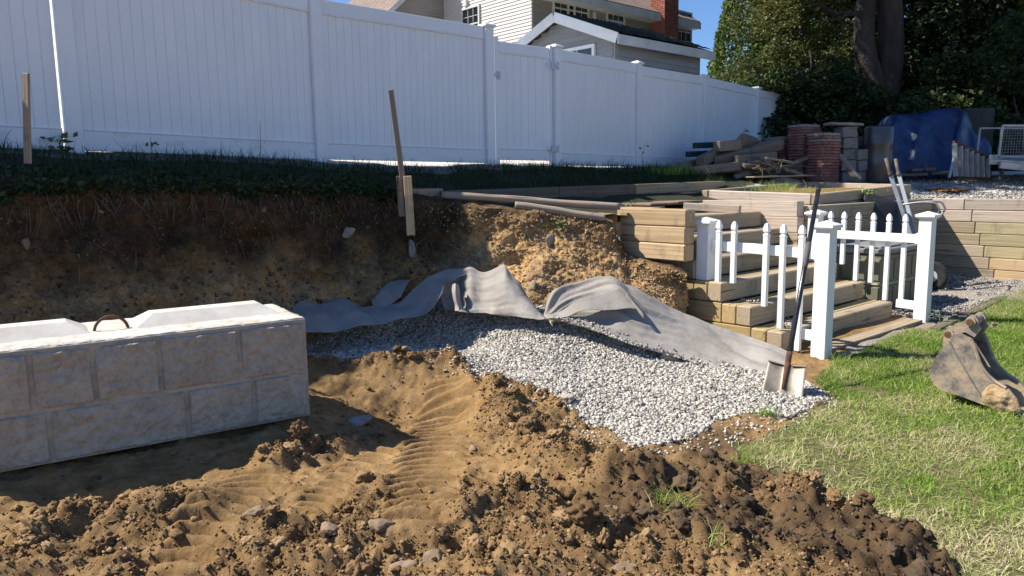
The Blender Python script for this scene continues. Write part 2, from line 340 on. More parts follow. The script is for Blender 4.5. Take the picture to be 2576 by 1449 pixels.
def bankmat():
    m, nt, b = nodes('cut bank earth'); t2 = tex(nt, 3.2, 8, .65); t3 = tex(nt, 45, 6, .75)
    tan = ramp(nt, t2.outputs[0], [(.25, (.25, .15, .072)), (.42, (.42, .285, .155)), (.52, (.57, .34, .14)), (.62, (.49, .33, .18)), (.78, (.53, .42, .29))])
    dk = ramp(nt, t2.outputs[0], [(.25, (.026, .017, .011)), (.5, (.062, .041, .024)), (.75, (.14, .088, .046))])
    a = N(nt, 'Attribute', attribute_name='topsoil'); t1 = tex(nt, 2.1, 6); ad = N(nt, 'Math', operation='MULTIPLY_ADD'); nt.links.new(t1.outputs[0], ad.inputs[0]); ad.inputs[1].default_value = 1.6; ad.inputs[2].default_value = -.8  # on the left bank this attribute also carries painted shade
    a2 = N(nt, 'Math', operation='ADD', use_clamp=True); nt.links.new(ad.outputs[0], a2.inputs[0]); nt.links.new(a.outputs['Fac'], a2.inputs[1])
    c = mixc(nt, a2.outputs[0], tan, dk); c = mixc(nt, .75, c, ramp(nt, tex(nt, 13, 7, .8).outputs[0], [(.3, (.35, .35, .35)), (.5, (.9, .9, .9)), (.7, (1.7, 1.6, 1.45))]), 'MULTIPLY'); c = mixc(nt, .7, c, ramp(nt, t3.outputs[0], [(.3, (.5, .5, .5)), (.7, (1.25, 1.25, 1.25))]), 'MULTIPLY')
    nt.links.new(c, b.inputs['Base Color']); b.inputs['Roughness'].default_value = .95; b.inputs['Specular IOR Level'].default_value = .12
    n1 = bump(nt, b, t3.outputs[0], .014, .7); bump(nt, b, tex(nt, 160, 3, .7).outputs[0], .004, .6, n1); return m
M['bank'] = bankmat()
def uppermat():
    m, nt, b = nodes('yard ground'); t3 = tex(nt, 22, 8, .75); t1 = tex(nt, 1.7, 6)
    gr = ramp(nt, t3.outputs[0], [(.3, (.014, .018, .008)), (.55, (.03, .036, .014)), (.75, (.06, .055, .028))])
    gv = ramp(nt, tex(nt, 38, 2, .8, kind='VoronoiTexture').outputs['Color'], [(.1, (.22, .20, .18)), (.5, (.42, .39, .36)), (.9, (.6, .575, .54))])
    a = N(nt, 'Attribute', attribute_name='grav'); c = mixc(nt, a.outputs['Fac'], gr, gv)
    nt.links.new(c, b.inputs['Base Color']); b.inputs['Roughness'].default_value = .95; bump(nt, b, tex(nt, 38, 2, .8, kind='VoronoiTexture').outputs['Distance'], .02, .6); return m
M['upper'] = uppermat()
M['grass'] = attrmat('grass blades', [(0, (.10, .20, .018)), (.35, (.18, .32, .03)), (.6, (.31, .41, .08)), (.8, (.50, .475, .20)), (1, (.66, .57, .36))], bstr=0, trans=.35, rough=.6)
M['grass_dark'] = attrmat('shade darkened grass', [(0, (.012, .028, .006)), (.5, (.03, .06, .012)), (1, (.10, .10, .04))], bstr=0, trans=.25, rough=.6)  # darker grass copy, the fence's shade put into the blade colour
M['weed'] = plain('weed leaves', (.035, .075, .02), (.09, .15, .04), 8, .6, bstr=0)
M['weed_bright'] = plain('bright weed leaves', (.16, .24, .03), (.28, .34, .05), 8, .6, bstr=0)
def leafm(name, stops, tr=.3): return attrmat(name, stops, bstr=0, trans=tr, rough=.55, spec=.3)
M['leaf_cedar'] = leafm('cedar foliage', [(0, (.025, .05, .012)), (.6, (.085, .135, .022)), (1, (.19, .23, .04))])
M['leaf_shrub'] = leafm('shrub foliage', [(0, (.03, .05, .013)), (.6, (.085, .105, .028)), (1, (.22, .20, .05))])
M['leaf_dark'] = leafm('woodland foliage', [(0, (.008, .018, .008)), (.7, (.03, .052, .018)), (1, (.065, .09, .028))], .25)
M['leaf_mid'] = leafm('maple foliage', [(0, (.015, .03, .01)), (.7, (.045, .075, .022)), (1, (.10, .13, .035))], .3)
M['bark'] = plain('ridged bark', (.026, .021, .019), (.065, .053, .046), 5, .95, .05, 1., 14, sc=(1, 1, .25))
M['root'] = plain('roots and twigs', (.06, .045, .03), (.20, .155, .105), 9, .9)
M['drystem'] = plain('dry stems', (.16, .13, .08), (.34, .29, .19), 9, .9, bstr=0)
def concrete(name, c1, c2, stain, dust=.0):
    m, nt, b = nodes(name); t = tex(nt, 3, 8, .65, rnd=True); c = ramp(nt, t.outputs[0], [(.3, c1), (.7, c2)])
    s = tex(nt, 6.5, 8, .72, sc=(1, 1, .6)); c = mixc(nt, ramp(nt, s.outputs[0], [(.5, (0, 0, 0)), (.72, (.8, .8, .8))]), c, stain)
    nt.links.new(c, b.inputs['Base Color']); b.inputs['Roughness'].default_value = .88; b.inputs['Specular IOR Level'].default_value = .25
    c2 = mixc(nt, .32 if dust else .3, c, ramp(nt, tex(nt, 24, 8, .75, rnd=True).outputs[0], [(.34, (.35, .35, .35)), (.5, (1, 1, 1)), (.72, (1.35, 1.35, 1.35))]), 'MULTIPLY'); nt.links.new(c2, b.inputs['Base Color']); n1 = bump(nt, b, tex(nt, 16, 6, .65).outputs[0], .02, .8 if dust else .7); bump(nt, b, tex(nt, 140, 3).outputs[0], .003, .5, n1); return m
M['concrete_top'] = concrete('pale cast concrete', (.50, .465, .405), (.64, .60, .535), (.38, .27, .155))
M['concrete_face'] = concrete('stone faced concrete', (.35, .305, .238), (.47, .415, .33), (.25, .20, .14), 1)
M['concrete_key'] = plain('smooth cast concrete', (.52, .475, .41), (.66, .62, .55), 5, .85, .004, .4, 30)
M['concrete_block'] = concrete('grey concrete', (.13, .125, .12), (.21, .205, .195), (.17, .16, .14))
M['rust'] = plain('rusty steel', (.05, .026, .016), (.15, .07, .035), 14, .85, .003, .5)
def buckm():
    m, nt, b = nodes('worn digger steel'); t = tex(nt, 4, 8, .7); t2 = tex(nt, 22, 6, .7, sc=(1, 1, 2))
    c = ramp(nt, t.outputs[0], [(.36, (.10, .09, .08)), (.46, (.27, .22, .175)), (.54, (.42, .315, .20)), (.7, (.52, .42, .30))])
    c = mixc(nt, ramp(nt, t2.outputs[0], [(.56, (0, 0, 0)), (.76, (.75, .75, .75))]), c, (.075, .068, .062)); nt.links.new(c, b.inputs['Base Color'])
    b.inputs['Roughness'].default_value = .6; b.inputs['Metallic'].default_value = .15; bump(nt, b, t2.outputs[0], .004, .5); return m
M['bucket'] = buckm()
M['steel'] = plain('worn steel', (.19, .18, .165), (.40, .37, .33), 12, .42, .002, .3, metal=.55)
M['blade'] = plain('soil stained steel', (.20, .17, .135), (.42, .35, .27), 9, .5, .002, .3, metal=.25)
M['flag'] = plain('brown flagstone', (.17, .115, .072), (.27, .19, .125), 6, .95, .006, .5)
M['mud'] = plain('caked mud', (.30, .20, .10), (.46, .33, .19), 14, .95, .012, .9, 50)
M['black_metal'] = plain('black painted shaft', (.010, .010, .012), (.028, .028, .03), 9, .28, spec=.6)
M['band'] = plain('grey brown band', (.085, .075, .07), (.12, .105, .10), 20, .7)
M['black_plastic'] = plain('black plastic', (.016, .016, .018), (.04, .04, .042), 5, .5, .003, .3)
M['barrel'] = plain('glossy black plastic', (.03, .03, .032), (.06, .06, .062), 4, .3, .003, .3, spec=.7)
M['tyre'] = plain('tyre rubber', (.013, .013, .014), (.05, .048, .045), 8, .85)
M['galv'] = plain('galvanised metal', (.45, .46, .47), (.62, .63, .64), 7, .45, metal=.1)
M['grey_rail'] = plain('grey powder coat', (.33, .36, .40), (.45, .47, .5), 5, .5)
M['grip'] = plain('brown grip', (.09, .07, .055), (.17, .13, .105), 12, .75)
M['chest'] = plain('olive plastic', (.145, .14, .095), (.20, .19, .13), 4, .55, .002, .25)
M['chest_lid'] = plain('grey green lid', (.16, .17, .165), (.25, .255, .25), 3, .6, .002, .25)
def fabricm():
    m, nt, b = nodes('geotextile'); t = tex(nt, 2.3, 7, .65); f = tex(nt, 150, 4, .8)
    c = ramp(nt, t.outputs[0], [(.3, (.275, .248, .215)), (.7, (.42, .385, .345))])
    d = tex(nt, 3.4, 8, .7); c = mixc(nt, ramp(nt, d.outputs[0], [(.57, (0, 0, 0)), (.75, (.7, .7, .7))]), c, (.27, .20, .135))
    c = mixc(nt, .35, c, ramp(nt, f.outputs[0], [(.3, (.6, .6, .6)), (.7, (1.2, 1.2, 1.2))]), 'MULTIPLY'); nt.links.new(c, b.inputs['Base Color'])
    b.inputs['Roughness'].default_value = .8; b.inputs['Specular IOR Level'].default_value = .2; n1 = bump(nt, b, tex(nt, 9, 5).outputs[0], .02, .55); bump(nt, b, f.outputs[0], .002, .4, n1)
    tr = N(nt, 'BsdfTranslucent'); nt.links.new(c, tr.inputs[0]); mx = N(nt, 'MixShader'); mx.inputs[0].default_value = .12
    nt.links.new(b.outputs[0], mx.inputs[1]); nt.links.new(tr.outputs[0], mx.inputs[2]); nt.links.new(mx.outputs[0], nt.nodes['Material Output'].inputs[0]); return m
M['fabric'] = fabricm()
M['tarp'] = plain('blue tarpaulin', (.007, .02, .066), (.013, .04, .125), 3, .45, .02, .5, 7, spec=.5)
M['siding'] = plain('pale siding', (.55, .505, .46), (.62, .575, .53), 1.2, .6, .001, .1)
M['siding_shaded'] = plain('dimmed siding', (.29, .275, .25), (.34, .325, .295), 1.5, .6, .001, .1)  # same siding as above, shade put into its colour for unlit walls
M['siding_shed'] = plain('shed siding', (.27, .272, .265), (.32, .322, .315), 1.5, .6, .001, .1)
M['house_trim'] = plain('house trim', (.50, .51, .50), (.62, .62, .6), 3, .55)
def shingm(name, c1, c2, sc=1.):
    m, nt, b = nodes(name); br = tex(nt, 3.2*sc, kind='BrickTexture'); br.inputs['Color1'].default_value = (*c1, 1); br.inputs['Color2'].default_value = (*c2, 1); br.inputs['Mortar'].default_value = (*[k*.45 for k in c1], 1)
    br.inputs['Mortar Size'].default_value = .028; br.inputs['Brick Width'].default_value = .8; br.inputs['Row Height'].default_value = .45
    c = mixc(nt, .5, br.outputs[0], ramp(nt, tex(nt, 14, 6).outputs[0], [(.3, (.6, .6, .6)), (.7, (1.3, 1.3, 1.3))]), 'MULTIPLY'); nt.links.new(c, b.inputs['Base Color']); b.inputs['Roughness'].default_value = .95
    bump(nt, b, br.outputs['Fac'], .012, -.8); return m
M['shingle'] = shingm('brown shingles', (.20, .145, .11), (.29, .215, .165))
M['soil_green'] = None
M['moss_roof'] = plain('mossy shingles', (.015, .016, .013), (.055, .055, .02), 7, 1., .04, 1., 18, stops=(.4, .72))
M['brick'] = plain('chimney brick', (.21, .065, .04), (.36, .13, .085), 3, .9, .004, .5)
M['mortar'] = plain('mortar', (.28, .23, .2), (.36, .3, .26), 9, .95)
M['glass'] = plain('window glass', (.010, .013, .014), (.02, .024, .026), 2, .06, bstr=0, spec=.8)
M['paver'] = plain('red concrete paver', (.15, .065, .05), (.29, .14, .11), 5, .95, .012, .9, 22)
M['paver_grey'] = plain('grey stone slab', (.19, .175, .165), (.30, .28, .26), 6, .95, .012, .9, 22)
M['rockm'] = plain('fieldstone', (.20, .185, .165), (.36, .335, .30), 7, .9, .01, .7, 35)
M['rock_tan'] = plain('tan fieldstone', (.29, .235, .17), (.46, .385, .29), 7, .9, .01, .7, 35)
M['rock_white'] = plain('pale limestone', (.33, .32, .29), (.55, .53, .48), 7, .9, .01, .7, 35)
M['leaf_orange'] = plain('dry orange leaves', (.30, .12, .03), (.48, .23, .06), 12, .8, bstr=0)
M['dark_scrap'] = plain('dark scrap', (.02, .02, .022), (.05, .048, .045), 6, .8)
M['alu'] = plain('dull aluminium', (.27, .27, .27), (.42, .42, .41), 7, .5, metal=.45)
M['galv_shed'] = plain('shed trim', (.40, .40, .39), (.5, .5, .49), 3, .55)
# ---------------------------------------------------------------- ground: heights
FD = np.array([.685, .728, 0]); F2 = np.array([-.28, 9.8, 0])
lowpts = [(-3, 1.5, 0), (0, 1.5, .04), (3, 1.5, 0), (-1.5, 3, .03), (.5, 3.1, .05), (-1.34, 4.50, .10), (-2.6, 3.65, .10), (-3.2, 4.2, .12), (-1.85, 5.1, .12), (-1.0, 4.2, -.05), (-2.1, 3.35, -.02), (-2.6, 5.2, .15), (-1.3, 6.6, .40), (-3.4, 4.6, .05),
          (-.55, 6.95, .42), (0, 6.6, .40), (.5, 6.45, .40), (1., 6.35, .40), (1.5, 6.3, .28), (1.85, 6.45, .06), (2.3, 6.15, -.03), (2.1, 6.6, .05), (1.9, 6.8, .1), (2.64, 6.1, 0), (4.3, 7.6, 0), (6, 9, .02), (6, 3, 0), (9, 6, 0), (3, 4, 0), (30, 0, 0), (-30, -5, 0), (0, -30, 0), (7, 11, .05), (5, 9.5, .02)]
for u, v, z in [(790, 890, .1), (790, 850, .2), (1000, 850, .15), (1160, 885, .06), (1200, 965, .02), (1290, 800, .3), (1380, 802, .3), (1200, 800, .28), (1000, 800, .28), (1440, 1050, 0), (1640, 1125, 0), (1690, 900, .08), (1990, 990, .02), (2080, 1000, 0), (1550, 900, .1), (1500, 850, .2),
                (800, 912, .2), (1000, 908, .19), (1135, 900, .17), (1185, 948, .13), (1260, 975, .1), (1390, 1010, .06), (900, 1000, .02), (1150, 1060, -.12), (1000, 1050, -.12), (1300, 1020, .05), (1700, 880, .14), (1920, 967, .05), (1100, 1200, 0), (700, 1230, 0), (1800, 1120, 0), (2200, 1250, 0)]:
    lowpts.append(tuple(atz(u, v, z)))
HL = rbf(lowpts)
def atg(u, v):
    z = .05
    for _ in range(25): p = atz(u, v, z); z = .5*z+.5*float(HL(p[0], p[1]))
    return p
uppts = [(*(FP[i]), z) for i, z in enumerate([1.86, 1.80, 1.765, 1.745, 1.74, 1.735, 1.73, 1.73, 1.75])]
uppts += [(*(F2+FN*1.15-FD*t)[:2], z) for t, z in [(9, 1.5), (6.5, 1.49), (4.5, 1.48), (3, 1.46)]]
uppts += [(-.8, 7.6, 1.335), (-.3, 7.5, 1.265), (.3, 7.47, 1.225), (1.15, 7.43, 1.17), (-.75, 7.95, 1.45), (.87, 9.46, 1.49), (2.9, 11.25, 1.52), (0, 8.2, 1.24), (1.15, 9.15, 1.21), (2.9, 10.65, 1.25), (1.2, 8.6, 1.2), (.5, 8.0, 1.22), (2, 9.4, 1.2)]
uppts += [(*g(a, s)[:2], z) for a, s, z in [(0, 2.2, 1.12), (2.2, 2.2, 1.12), (2.6, 1.5, 1.12), (4.4, 1.5, 1.14), (6.3, 1.4, 1.15), (6.45, 0, 1.13), (6.45, -4, 1.1), (4.5, 3.2, 1.36)]]
uppts += [(8, 13.5, 1.52), (5.5, 13.2, 1.5), (10, 13, 1.5), (8, 17, 1.7), (13, 17, 1.7), (0, 40, 2), (30, 40, 2), (-30, 40, 2), (-15, 10, 1.8), (60, 25, 1.6), (*(F2-FN*2.5)[:2], 1.95), (*(F2-FN*2.5-FD*5)[:2], 2.0), (*(F2-FN*.35-FD*6)[:2], 1.93), (*(F2-FN*.35-FD*4.85)[:2], 1.90), (*(F2-FN*.35-FD*2.4)[:2], 1.86), (*(F2-FN*.35-FD*.2)[:2], 1.84), (*(F2-FN*.35-FD*3.6)[:2], 1.88), (0, 150, 2), (150, 100, 2), (-150, 100, 2)]
HU = rbf(uppts)
# the top and foot of the cut bank, from far left to the steps
left = [12, 10, 8, 6.5, 5, 3.8, 2.9, 2.35]
BT = [(*(F2+FN*(1.15+.06*math.sin(t*2.3))-FD*t)[:2],) for t in left]+[(-.78, 7.56), (-.3, 7.44), (.3, 7.41), (.75, 7.40), (1.02, 7.40), (1.09, 7.40), (1.30, 7.20), (1.50, 7.04), (1.64, 6.96)]
BTz = [float(HU(*p)) for p in BT[:12]]+[1.12, .80, .72, .70, .62]
BB = [(*(F2+FN*(1.5+.08*math.sin(t*3.1))-FD*t)[:2],) for t in left]+[(-.60, 7.10), (-.05, 6.80), (.5, 6.70), (.85, 6.66), (1.05, 6.64), (1.14, 6.64), (1.28, 6.68), (1.44, 6.74), (1.58, 6.84)]
LOW = BT[:12]+[(1.02, 7.42), (1.12, 7.45), tuple(g(-.05, 1.9)[:2]), tuple(g(2.28, 2.05)[:2]), tuple(g(2.28, 1.38)[:2]), tuple(g(6.28, 1.38)[:2]), tuple(g(6.28, -9)[:2]), (70, -20), (70, -90), (-90, -90), (-60, -50)]
GRAVEL = [tuple(atg(u, v)[:2]) for u, v in [(770, 800), (775, 893), (860, 907), (1000, 893), (1155, 885), (1168, 905), (1200, 968), (1290, 962), (1380, 1000), (1440, 1052), (1540, 1095), (1600, 1130), (1650, 1124), (1760, 1096), (1800, 1060), (1900, 1042), (1990, 1050), (2090, 1005), (2040, 965), (1960, 930), (1800, 890), (1700, 850), (1500, 800), (1380, 770), (1250, 760), (1100, 760), (900, 765)]]
LAWN = [tuple(atz(u, v, 0)[:2]) for u, v in [(2100, 905), (2050, 960), (2095, 1005), (1990, 1062), (1915, 1105), (1830, 1128), (1890, 1165), (1965, 1205), (2050, 1262), (2150, 1300), (2270, 1360), (2400, 1449)]]+[(1.72, 1.5), (9, 1.5), (9, 8.2), tuple(atz(2576, 726, .02)[:2]), tuple(atz(2470, 770, .0)[:2]), tuple(atz(2335, 838, 0)[:2]), tuple(atz(2300, 828, 0)[:2]), tuple(atz(2115, 905, 0)[:2])]
TRACKS = [([atg(u, v) for u, v in [(1130, 985), (1105, 1100), (1075, 1200), (1040, 1330)]], .20), ([atg(u, v) for u, v in [(640, 1215), (560, 1290), (470, 1400)]], .17), ([atg(u, v) for u, v in [(960, 1140), (830, 1230), (760, 1330)]], .10)]
RIDGES = [([atg(u, v) for u, v in [(1285, 1050), (1340, 1110), (1450, 1180), (1560, 1235), (1800, 1245), (2000, 1275), (2250, 1390)]], .20, .12), ([atg(u, v) for u, v in [(690, 1165), (800, 1130), (960, 1112)]], .12, .09),
          ([atg(u, v) for u, v in [(0, 1420), (200, 1330), (330, 1300), (470, 1300)]], .17, .10), ([atg(u, v) for u, v in [(700, 1360), (900, 1370), (1150, 1330), (1300, 1260)]], .18, .10), ([atg(u, v) for u, v in [(1200, 1400), (1500, 1370), (1800, 1360), (2050, 1400)]], .22, .07),
          ([atg(u, v) for u, v in [(800, 915), (1000, 905), (1135, 900), (1175, 940), (1195, 962)]], .07, .035), ([atg(u, v) for u, v in [(1240, 965), (1370, 1005), (1430, 1045), (1520, 1090)]], .06, .03), ([atg(u, v) for u, v in [(1240, 985), (1290, 1060)]], .1, .05)]
def masks(x, y):
    grav = inpoly(x, y, GRAVEL); lawn = inpoly(x, y, LAWN); cl = np.zeros(np.shape(x)); hh = np.zeros(np.shape(x))
    wob = .07*noise(x*3.1, y*3.1, 4.)
    for pl, wd, ht in RIDGES:
        d = segdist(x, y, pl)+wob; k = np.exp(-(d/wd)**2); cl = np.maximum(cl, k); hh = np.maximum(hh, k*ht)
    tr = np.zeros(np.shape(x)); trh = np.zeros(np.shape(x))
    for pl, wd in TRACKS:
        d = segdist(x, y, pl); k = 1-sst(wd*.75, wd*1.1, d+.4*wob); a = np.array(pl[0]); b = np.array(pl[-1]); t = (b-a)[:2]/np.linalg.norm((b-a)[:2])
        q = (x-a[0])*t[0]+(y-a[1])*t[1]-.35*d*d/wd; tr = np.maximum(tr, k); trh = trh+k*(0.033*np.tanh(2.6*np.sin(q*2*math.pi/.105+noise(x*2, y*2, 2.)*2.2))-.008)*np.clip(.75+.9*noise(x*2.2, y*2.2, 7.), 0, 1.3)
    near = sst(3.75, 3.2, y+.3*noise(x*1.5, y*1.5, 9.))*sst(-2.8, -1.2, x)
    cl = np.maximum(cl, near*.75)
    return grav, lawn, cl, hh, tr, trh
def lowz(x, y, full=True):
    grav, lawn, cl, hh, tr, trh = masks(x, y); base = HL(x, y)
    smooth = np.where(grav | lawn, 0., 1.)
    z = base+smooth*(hh*(.75+.6*noise(x*4, y*4, 1.))+trh)
    am = smooth*(.026+.05*cl)*(1-.75*tr)+np.where(lawn, .008, 0)+np.where(grav, .006, 0)
    z = z+am*fbm(x*5.5, y*5.5, .5, o=4, gn=.62)+smooth*(.25+cl)*(1-.6*tr)*(.022*np.abs(fbm(x*11, y*11, 3., o=4, gn=.65))+.012*fbm(x*30, y*30, 6., o=2))
    return z, grav, lawn, cl, tr
def axis(lo, a, b, hi, step, n): 
    l = a-(np.geomspace(step, a-lo+step, n)-step)[1:][::-1]; r = b+(np.geomspace(step, hi-b+step, n)-step)[1:]
    return np.concatenate([l, np.arange(a, b+1e-6, step), r])
def sheet(xs, ys, zf):
    X, Y = np.meshgrid(xs, ys); Z = zf(X, Y); nx, ny = len(xs), len(ys); V = np.stack([X, Y, Z], -1).reshape(-1, 3)
    i = np.arange(ny-1)[:, None]*nx+np.arange(nx-1)[None]; F = np.stack([i, i+1, i+nx+1, i+nx], -1).reshape(-1, 4); return X, Y, V, F
xs = axis(-90, -3.1, 2.9, 70, .0145, 26); ys = axis(-90, 2.35, 6.3, 13.5, .0145, 22)
X, Y = np.meshgrid(xs, ys); Z, grv, lwn, cl, tr = lowz(X, Y)
nx, ny = len(xs), len(ys); i = np.arange(ny-1)[:, None]*nx+np.arange(nx-1)[None]; Fq = np.stack([i, i+1, i+nx+1, i+nx], -1).reshape(-1, 4)
top = .26*cl*(1-tr)+.16*noise(X*2.4, Y*2.4, 8.)+np.where(lwn, .8, 0)+.75*np.exp(-(segdist(X, Y, [atg(u, v) for u, v in [(1780, 1090), (1870, 1190), (1560, 1290), (1850, 1330), (2100, 1370), (2300, 1449)]])/.24)**2)
yardg = inpoly(X, Y, [tuple(atz(2110, 900, 0)[:2]), tuple(atz(2330, 835, 0)[:2]), tuple(atz(2576, 728, .02)[:2]), (9.5, 8.5), (9, 12), tuple(g(2, 1.4)[:2]), tuple(g(2.2, .3)[:2])])
gr = obj('ground', mesh_np('ground', np.stack([X, Y, Z], -1).reshape(-1, 3), Fq, M['dirt'], True, {'topsoil': np.clip(top, 0, 1).ravel(), 'lawn': np.where(lwn, .85, 0).ravel(), 'grav': np.where(grv, .8, np.where(yardg & ~lwn, .75, 0)).ravel()})); tag(gr, kind='structure')
# upper yard, with the dig and the lower yard left out
xs2 = axis(-150, -5.5, 9, 150, .06, 26); ys2 = axis(-40, 3, 15.5, 300, .06, 26); X2, Y2 = np.meshgrid(xs2, ys2)
dfen = (X2-F2[0])*FN[0]+(Y2-F2[1])*FN[1]
Z2 = HU(X2, Y2)+.012*fbm(X2*3, Y2*3, 0., o=3)
nx, ny = len(xs2), len(ys2); i = np.arange(ny-1)[:, None]*nx+np.arange(nx-1)[None]; F2q = np.stack([i, i+1, i+nx+1, i+nx], -1).reshape(-1, 4)
inside = inpoly(X2, Y2, LOW).ravel(); keep = ~inside[F2q].any(1)
gyard = [(3.6, 11.6), (4.8, 10.9), tuple(g(3.0, 1.4)[:2]), tuple(g(6.3, 1.4)[:2]), tuple(g(6.3, -9)[:2]), (30, 0), (30, 15.3), (9, 14.8), (5.5, 14.4)]
ga = np.where(inpoly(X2, Y2, gyard), 1., 0)+np.where((dfen < .25+.15*noise(X2*2, Y2*2)) & (dfen > -30) & (X2 < 30), np.where(dfen < -.05, 1., .25), 0)
ug = obj('terrace_ground', mesh_np('terrace_ground', np.stack([X2, Y2, Z2], -1).reshape(-1, 3), F2q[keep], M['upper'], True, {'grav': np.clip(ga, 0, 1).ravel()})); tag(ug, kind='structure')
# the cut bank
def resample(P, n):
    P = np.array(P, float); d = np.concatenate([[0], np.cumsum(np.linalg.norm(np.diff(P[:, :2], axis=0), axis=1))]); t = np.linspace(0, d[-1], n); return np.stack([np.interp(t, d, P[:, k]) for k in range(P.shape[1])], 1)
nb = 760; T = np.array([(*p, z) for p, z in zip(BT, BTz)]); B = np.array([(*p, float(HL(*p))-.06) for p in BB])
dT = np.concatenate([[0], np.cumsum(np.linalg.norm(np.diff(T[:, :2], axis=0), axis=1))]); tt = np.linspace(0, 1, nb)**.72*dT[-1]
Ti = np.stack([np.interp(tt, dT, T[:, k]) for k in range(3)], 1); Bi = np.stack([np.interp(tt, dT, B[:, k]) for k in range(3)], 1)
for _ in range(6):
    for A in (Ti, Bi): A[1:-1] = .25*A[:-2]+.5*A[1:-1]+.25*A[2:]
nr = 110; rows = []; soil_shade = []
tg = np.gradient(Ti[:, :2], axis=0); nrm = np.stack([tg[:, 1], -tg[:, 0], 0*tg[:, 0]], 1); nrm /= np.linalg.norm(nrm, axis=1)[:, None]
for k in range(nr):
    q = k/(nr-1); P = Ti*(1-q)+Bi*q; bow = .10*math.sin(q*math.pi)*(-1); P = P+nrm*bow
    f1 = fbm(P[:, 0]*2.3, P[:, 1]*2.3, P[:, 2]*2.6, o=2); f2 = fbm(P[:, 0]*9+5, P[:, 1]*9, P[:, 2]*9, o=4, gn=.62)
    P = P+nrm*((.10*f1+.008*f2-.10*np.maximum(noise(P[:, 0]*3.7+4, P[:, 1]*3.7, P[:, 2]*4.5)-.42, 0)+.009*(.35-np.abs(fbm(P[:, 0]*6.5, P[:, 1]*6.5, P[:, 2]*8, o=3, gn=.6)))+.03*np.maximum(noise(P[:, 0]*3.1+9, P[:, 1]*3.1, P[:, 2]*7.)-.25, 0)+.017*fbm(P[:, 0]*22, P[:, 1]*22, P[:, 2]*22, o=3, gn=.75)+.026*np.sin(P[:, 0]*17+5*f1)*(.4+noise(P[:, 0]*1.3, P[:, 2]*1.5, 6.))*(1-sst(-.9, -.3, P[:, 0]))*sst(.05, .4, q*1.))*min(1, 6*q+.25))[:, None]; P[:, 2] += .02*f2*min(1, 4*(1-q))
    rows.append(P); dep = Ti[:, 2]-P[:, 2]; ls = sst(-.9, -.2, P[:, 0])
    soil_shade.append(np.clip(1.3-dep/(.62-.44*ls), 0, 1)*(1-.3*ls)+.42*(1-ls))  # last term darkens the left bank's soil colour for its shade
for k in range(1, 5):                                             # lip running back over the yard
    P = Ti-nrm*(.09*k*np.where(tt < dT[11], 1., np.where(tt < dT[13], .8, .25)))[:, None]; P[:, 2] = np.where(tt < dT[11], HU(P[:, 0], P[:, 1]), P[:, 2])+.018-.004*k+.02*fbm(P[:, 0]*7, P[:, 1]*7, 0., o=2); rows.insert(0, P); soil_shade.insert(0, np.full(nb, .9))
V = np.concatenate(rows); i = np.arange(len(rows)-1)[:, None]*nb+np.arange(nb-1)[None]; Fb = np.stack([i, i+nb, i+nb+1, i+1], -1).reshape(-1, 4)
bk = obj('earth_bank', mesh_np('earth_bank', V, Fb, M['bank'], True, {'topsoil': np.concatenate(soil_shade)})); tag(bk, kind='structure'); BANKV = np.stack(rows); BANKN = nrm
# ---------------------------------------------------------------- loose stone and clods
rg = np.random.default_rng(21)
def pts_in(poly, n, rng, pad=0):
    P = np.array(poly); lo, hi = P.min(0)[:2], P.max(0)[:2]; out = np.zeros((0, 2))
    while len(out) < n:
        q = rng.uniform(lo, hi, (n*2, 2)); out = np.concatenate([out, q[inpoly(q[:, 0], q[:, 1], poly)]])
    return out[:n]
def chip(seed):
    r = np.random.default_rng(seed); V = np.array([(1, 0, 0), (-1, 0, 0), (0, 1, 0), (0, -1, 0), (0, 0, 1), (0, 0, -1)], float)*r.uniform(.7, 1.25, (6, 1))+r.normal(0, .22, (6, 3)); return V, np.array([(0, 2, 4), (2, 1, 4), (1, 3, 4), (3, 0, 4), (2, 0, 5), (1, 2, 5), (3, 1, 5), (0, 3, 5)])
STONES = [chip(50+k) for k in range(14)]
def lay(name, poly, n, r0, r1, mat, hf, rng, lift=.5, sq=(1, 1, .75), base=STONES, flt=None):
    q = pts_in(poly, n, rng)
    if flt is not None: q = q[flt(q[:, 0], q[:, 1])]
    r = rng.uniform(r0, r1, len(q))*rng.choice([1, 1, 1, 1.35], len(q)); z = hf(q[:, 0], q[:, 1])
    V, F, A = scatter(base, np.stack([q[:, 0], q[:, 1], z+r*lift*rng.uniform(.2, 1.6, len(q))], -1), r, rng, sq)
    return obj(name, mesh_np(name, V, F, mat, False, {'rnd': A}))
gp = np.array(GRAVEL); lz = lambda x, y: lowz(x, y)[0]
tag(lay('gravel', GRAVEL, 62000, .0058, .0138, M['gravel'], lz, rg), 'crushed pale stone filling the trench along the grey fabric', 'gravel', kind='stuff')
spill = [tuple(atz(u, v, 0)[:2]) for u, v in [(1150, 870), (1260, 950), (1420, 1010), (1600, 1110), (1760, 1090), (1990, 1000), (2120, 985), (2110, 1025), (2010, 1075), (1830, 1125), (1620, 1160), (1500, 1120), (1370, 1040), (1180, 985), (900, 930), (880, 900)]]
tag(lay('spilled_stone', spill, 1500, .006, .012, M['gravel'], lz, rg, .5, flt=lambda x, y: ~inpoly(x, y, GRAVEL)), 'pale stones scattered past the edge of the stone trench', 'gravel', kind='stuff')
def clodv(sub, seed, rough, freq):
    V, F = ICO[sub]; o = np.random.default_rng(seed).uniform(0, 90, 3); f = lambda k, n: fbm(V[:, 0]*k+o[0], V[:, 1]*k+o[1], V[:, 2]*k+o[2], o=n, gn=.65)
    return V*(np.clip(1+rough*f(freq, 4)+.25*rough*np.abs(f(freq*3, 3)), .25, 2.2))[:, None], F
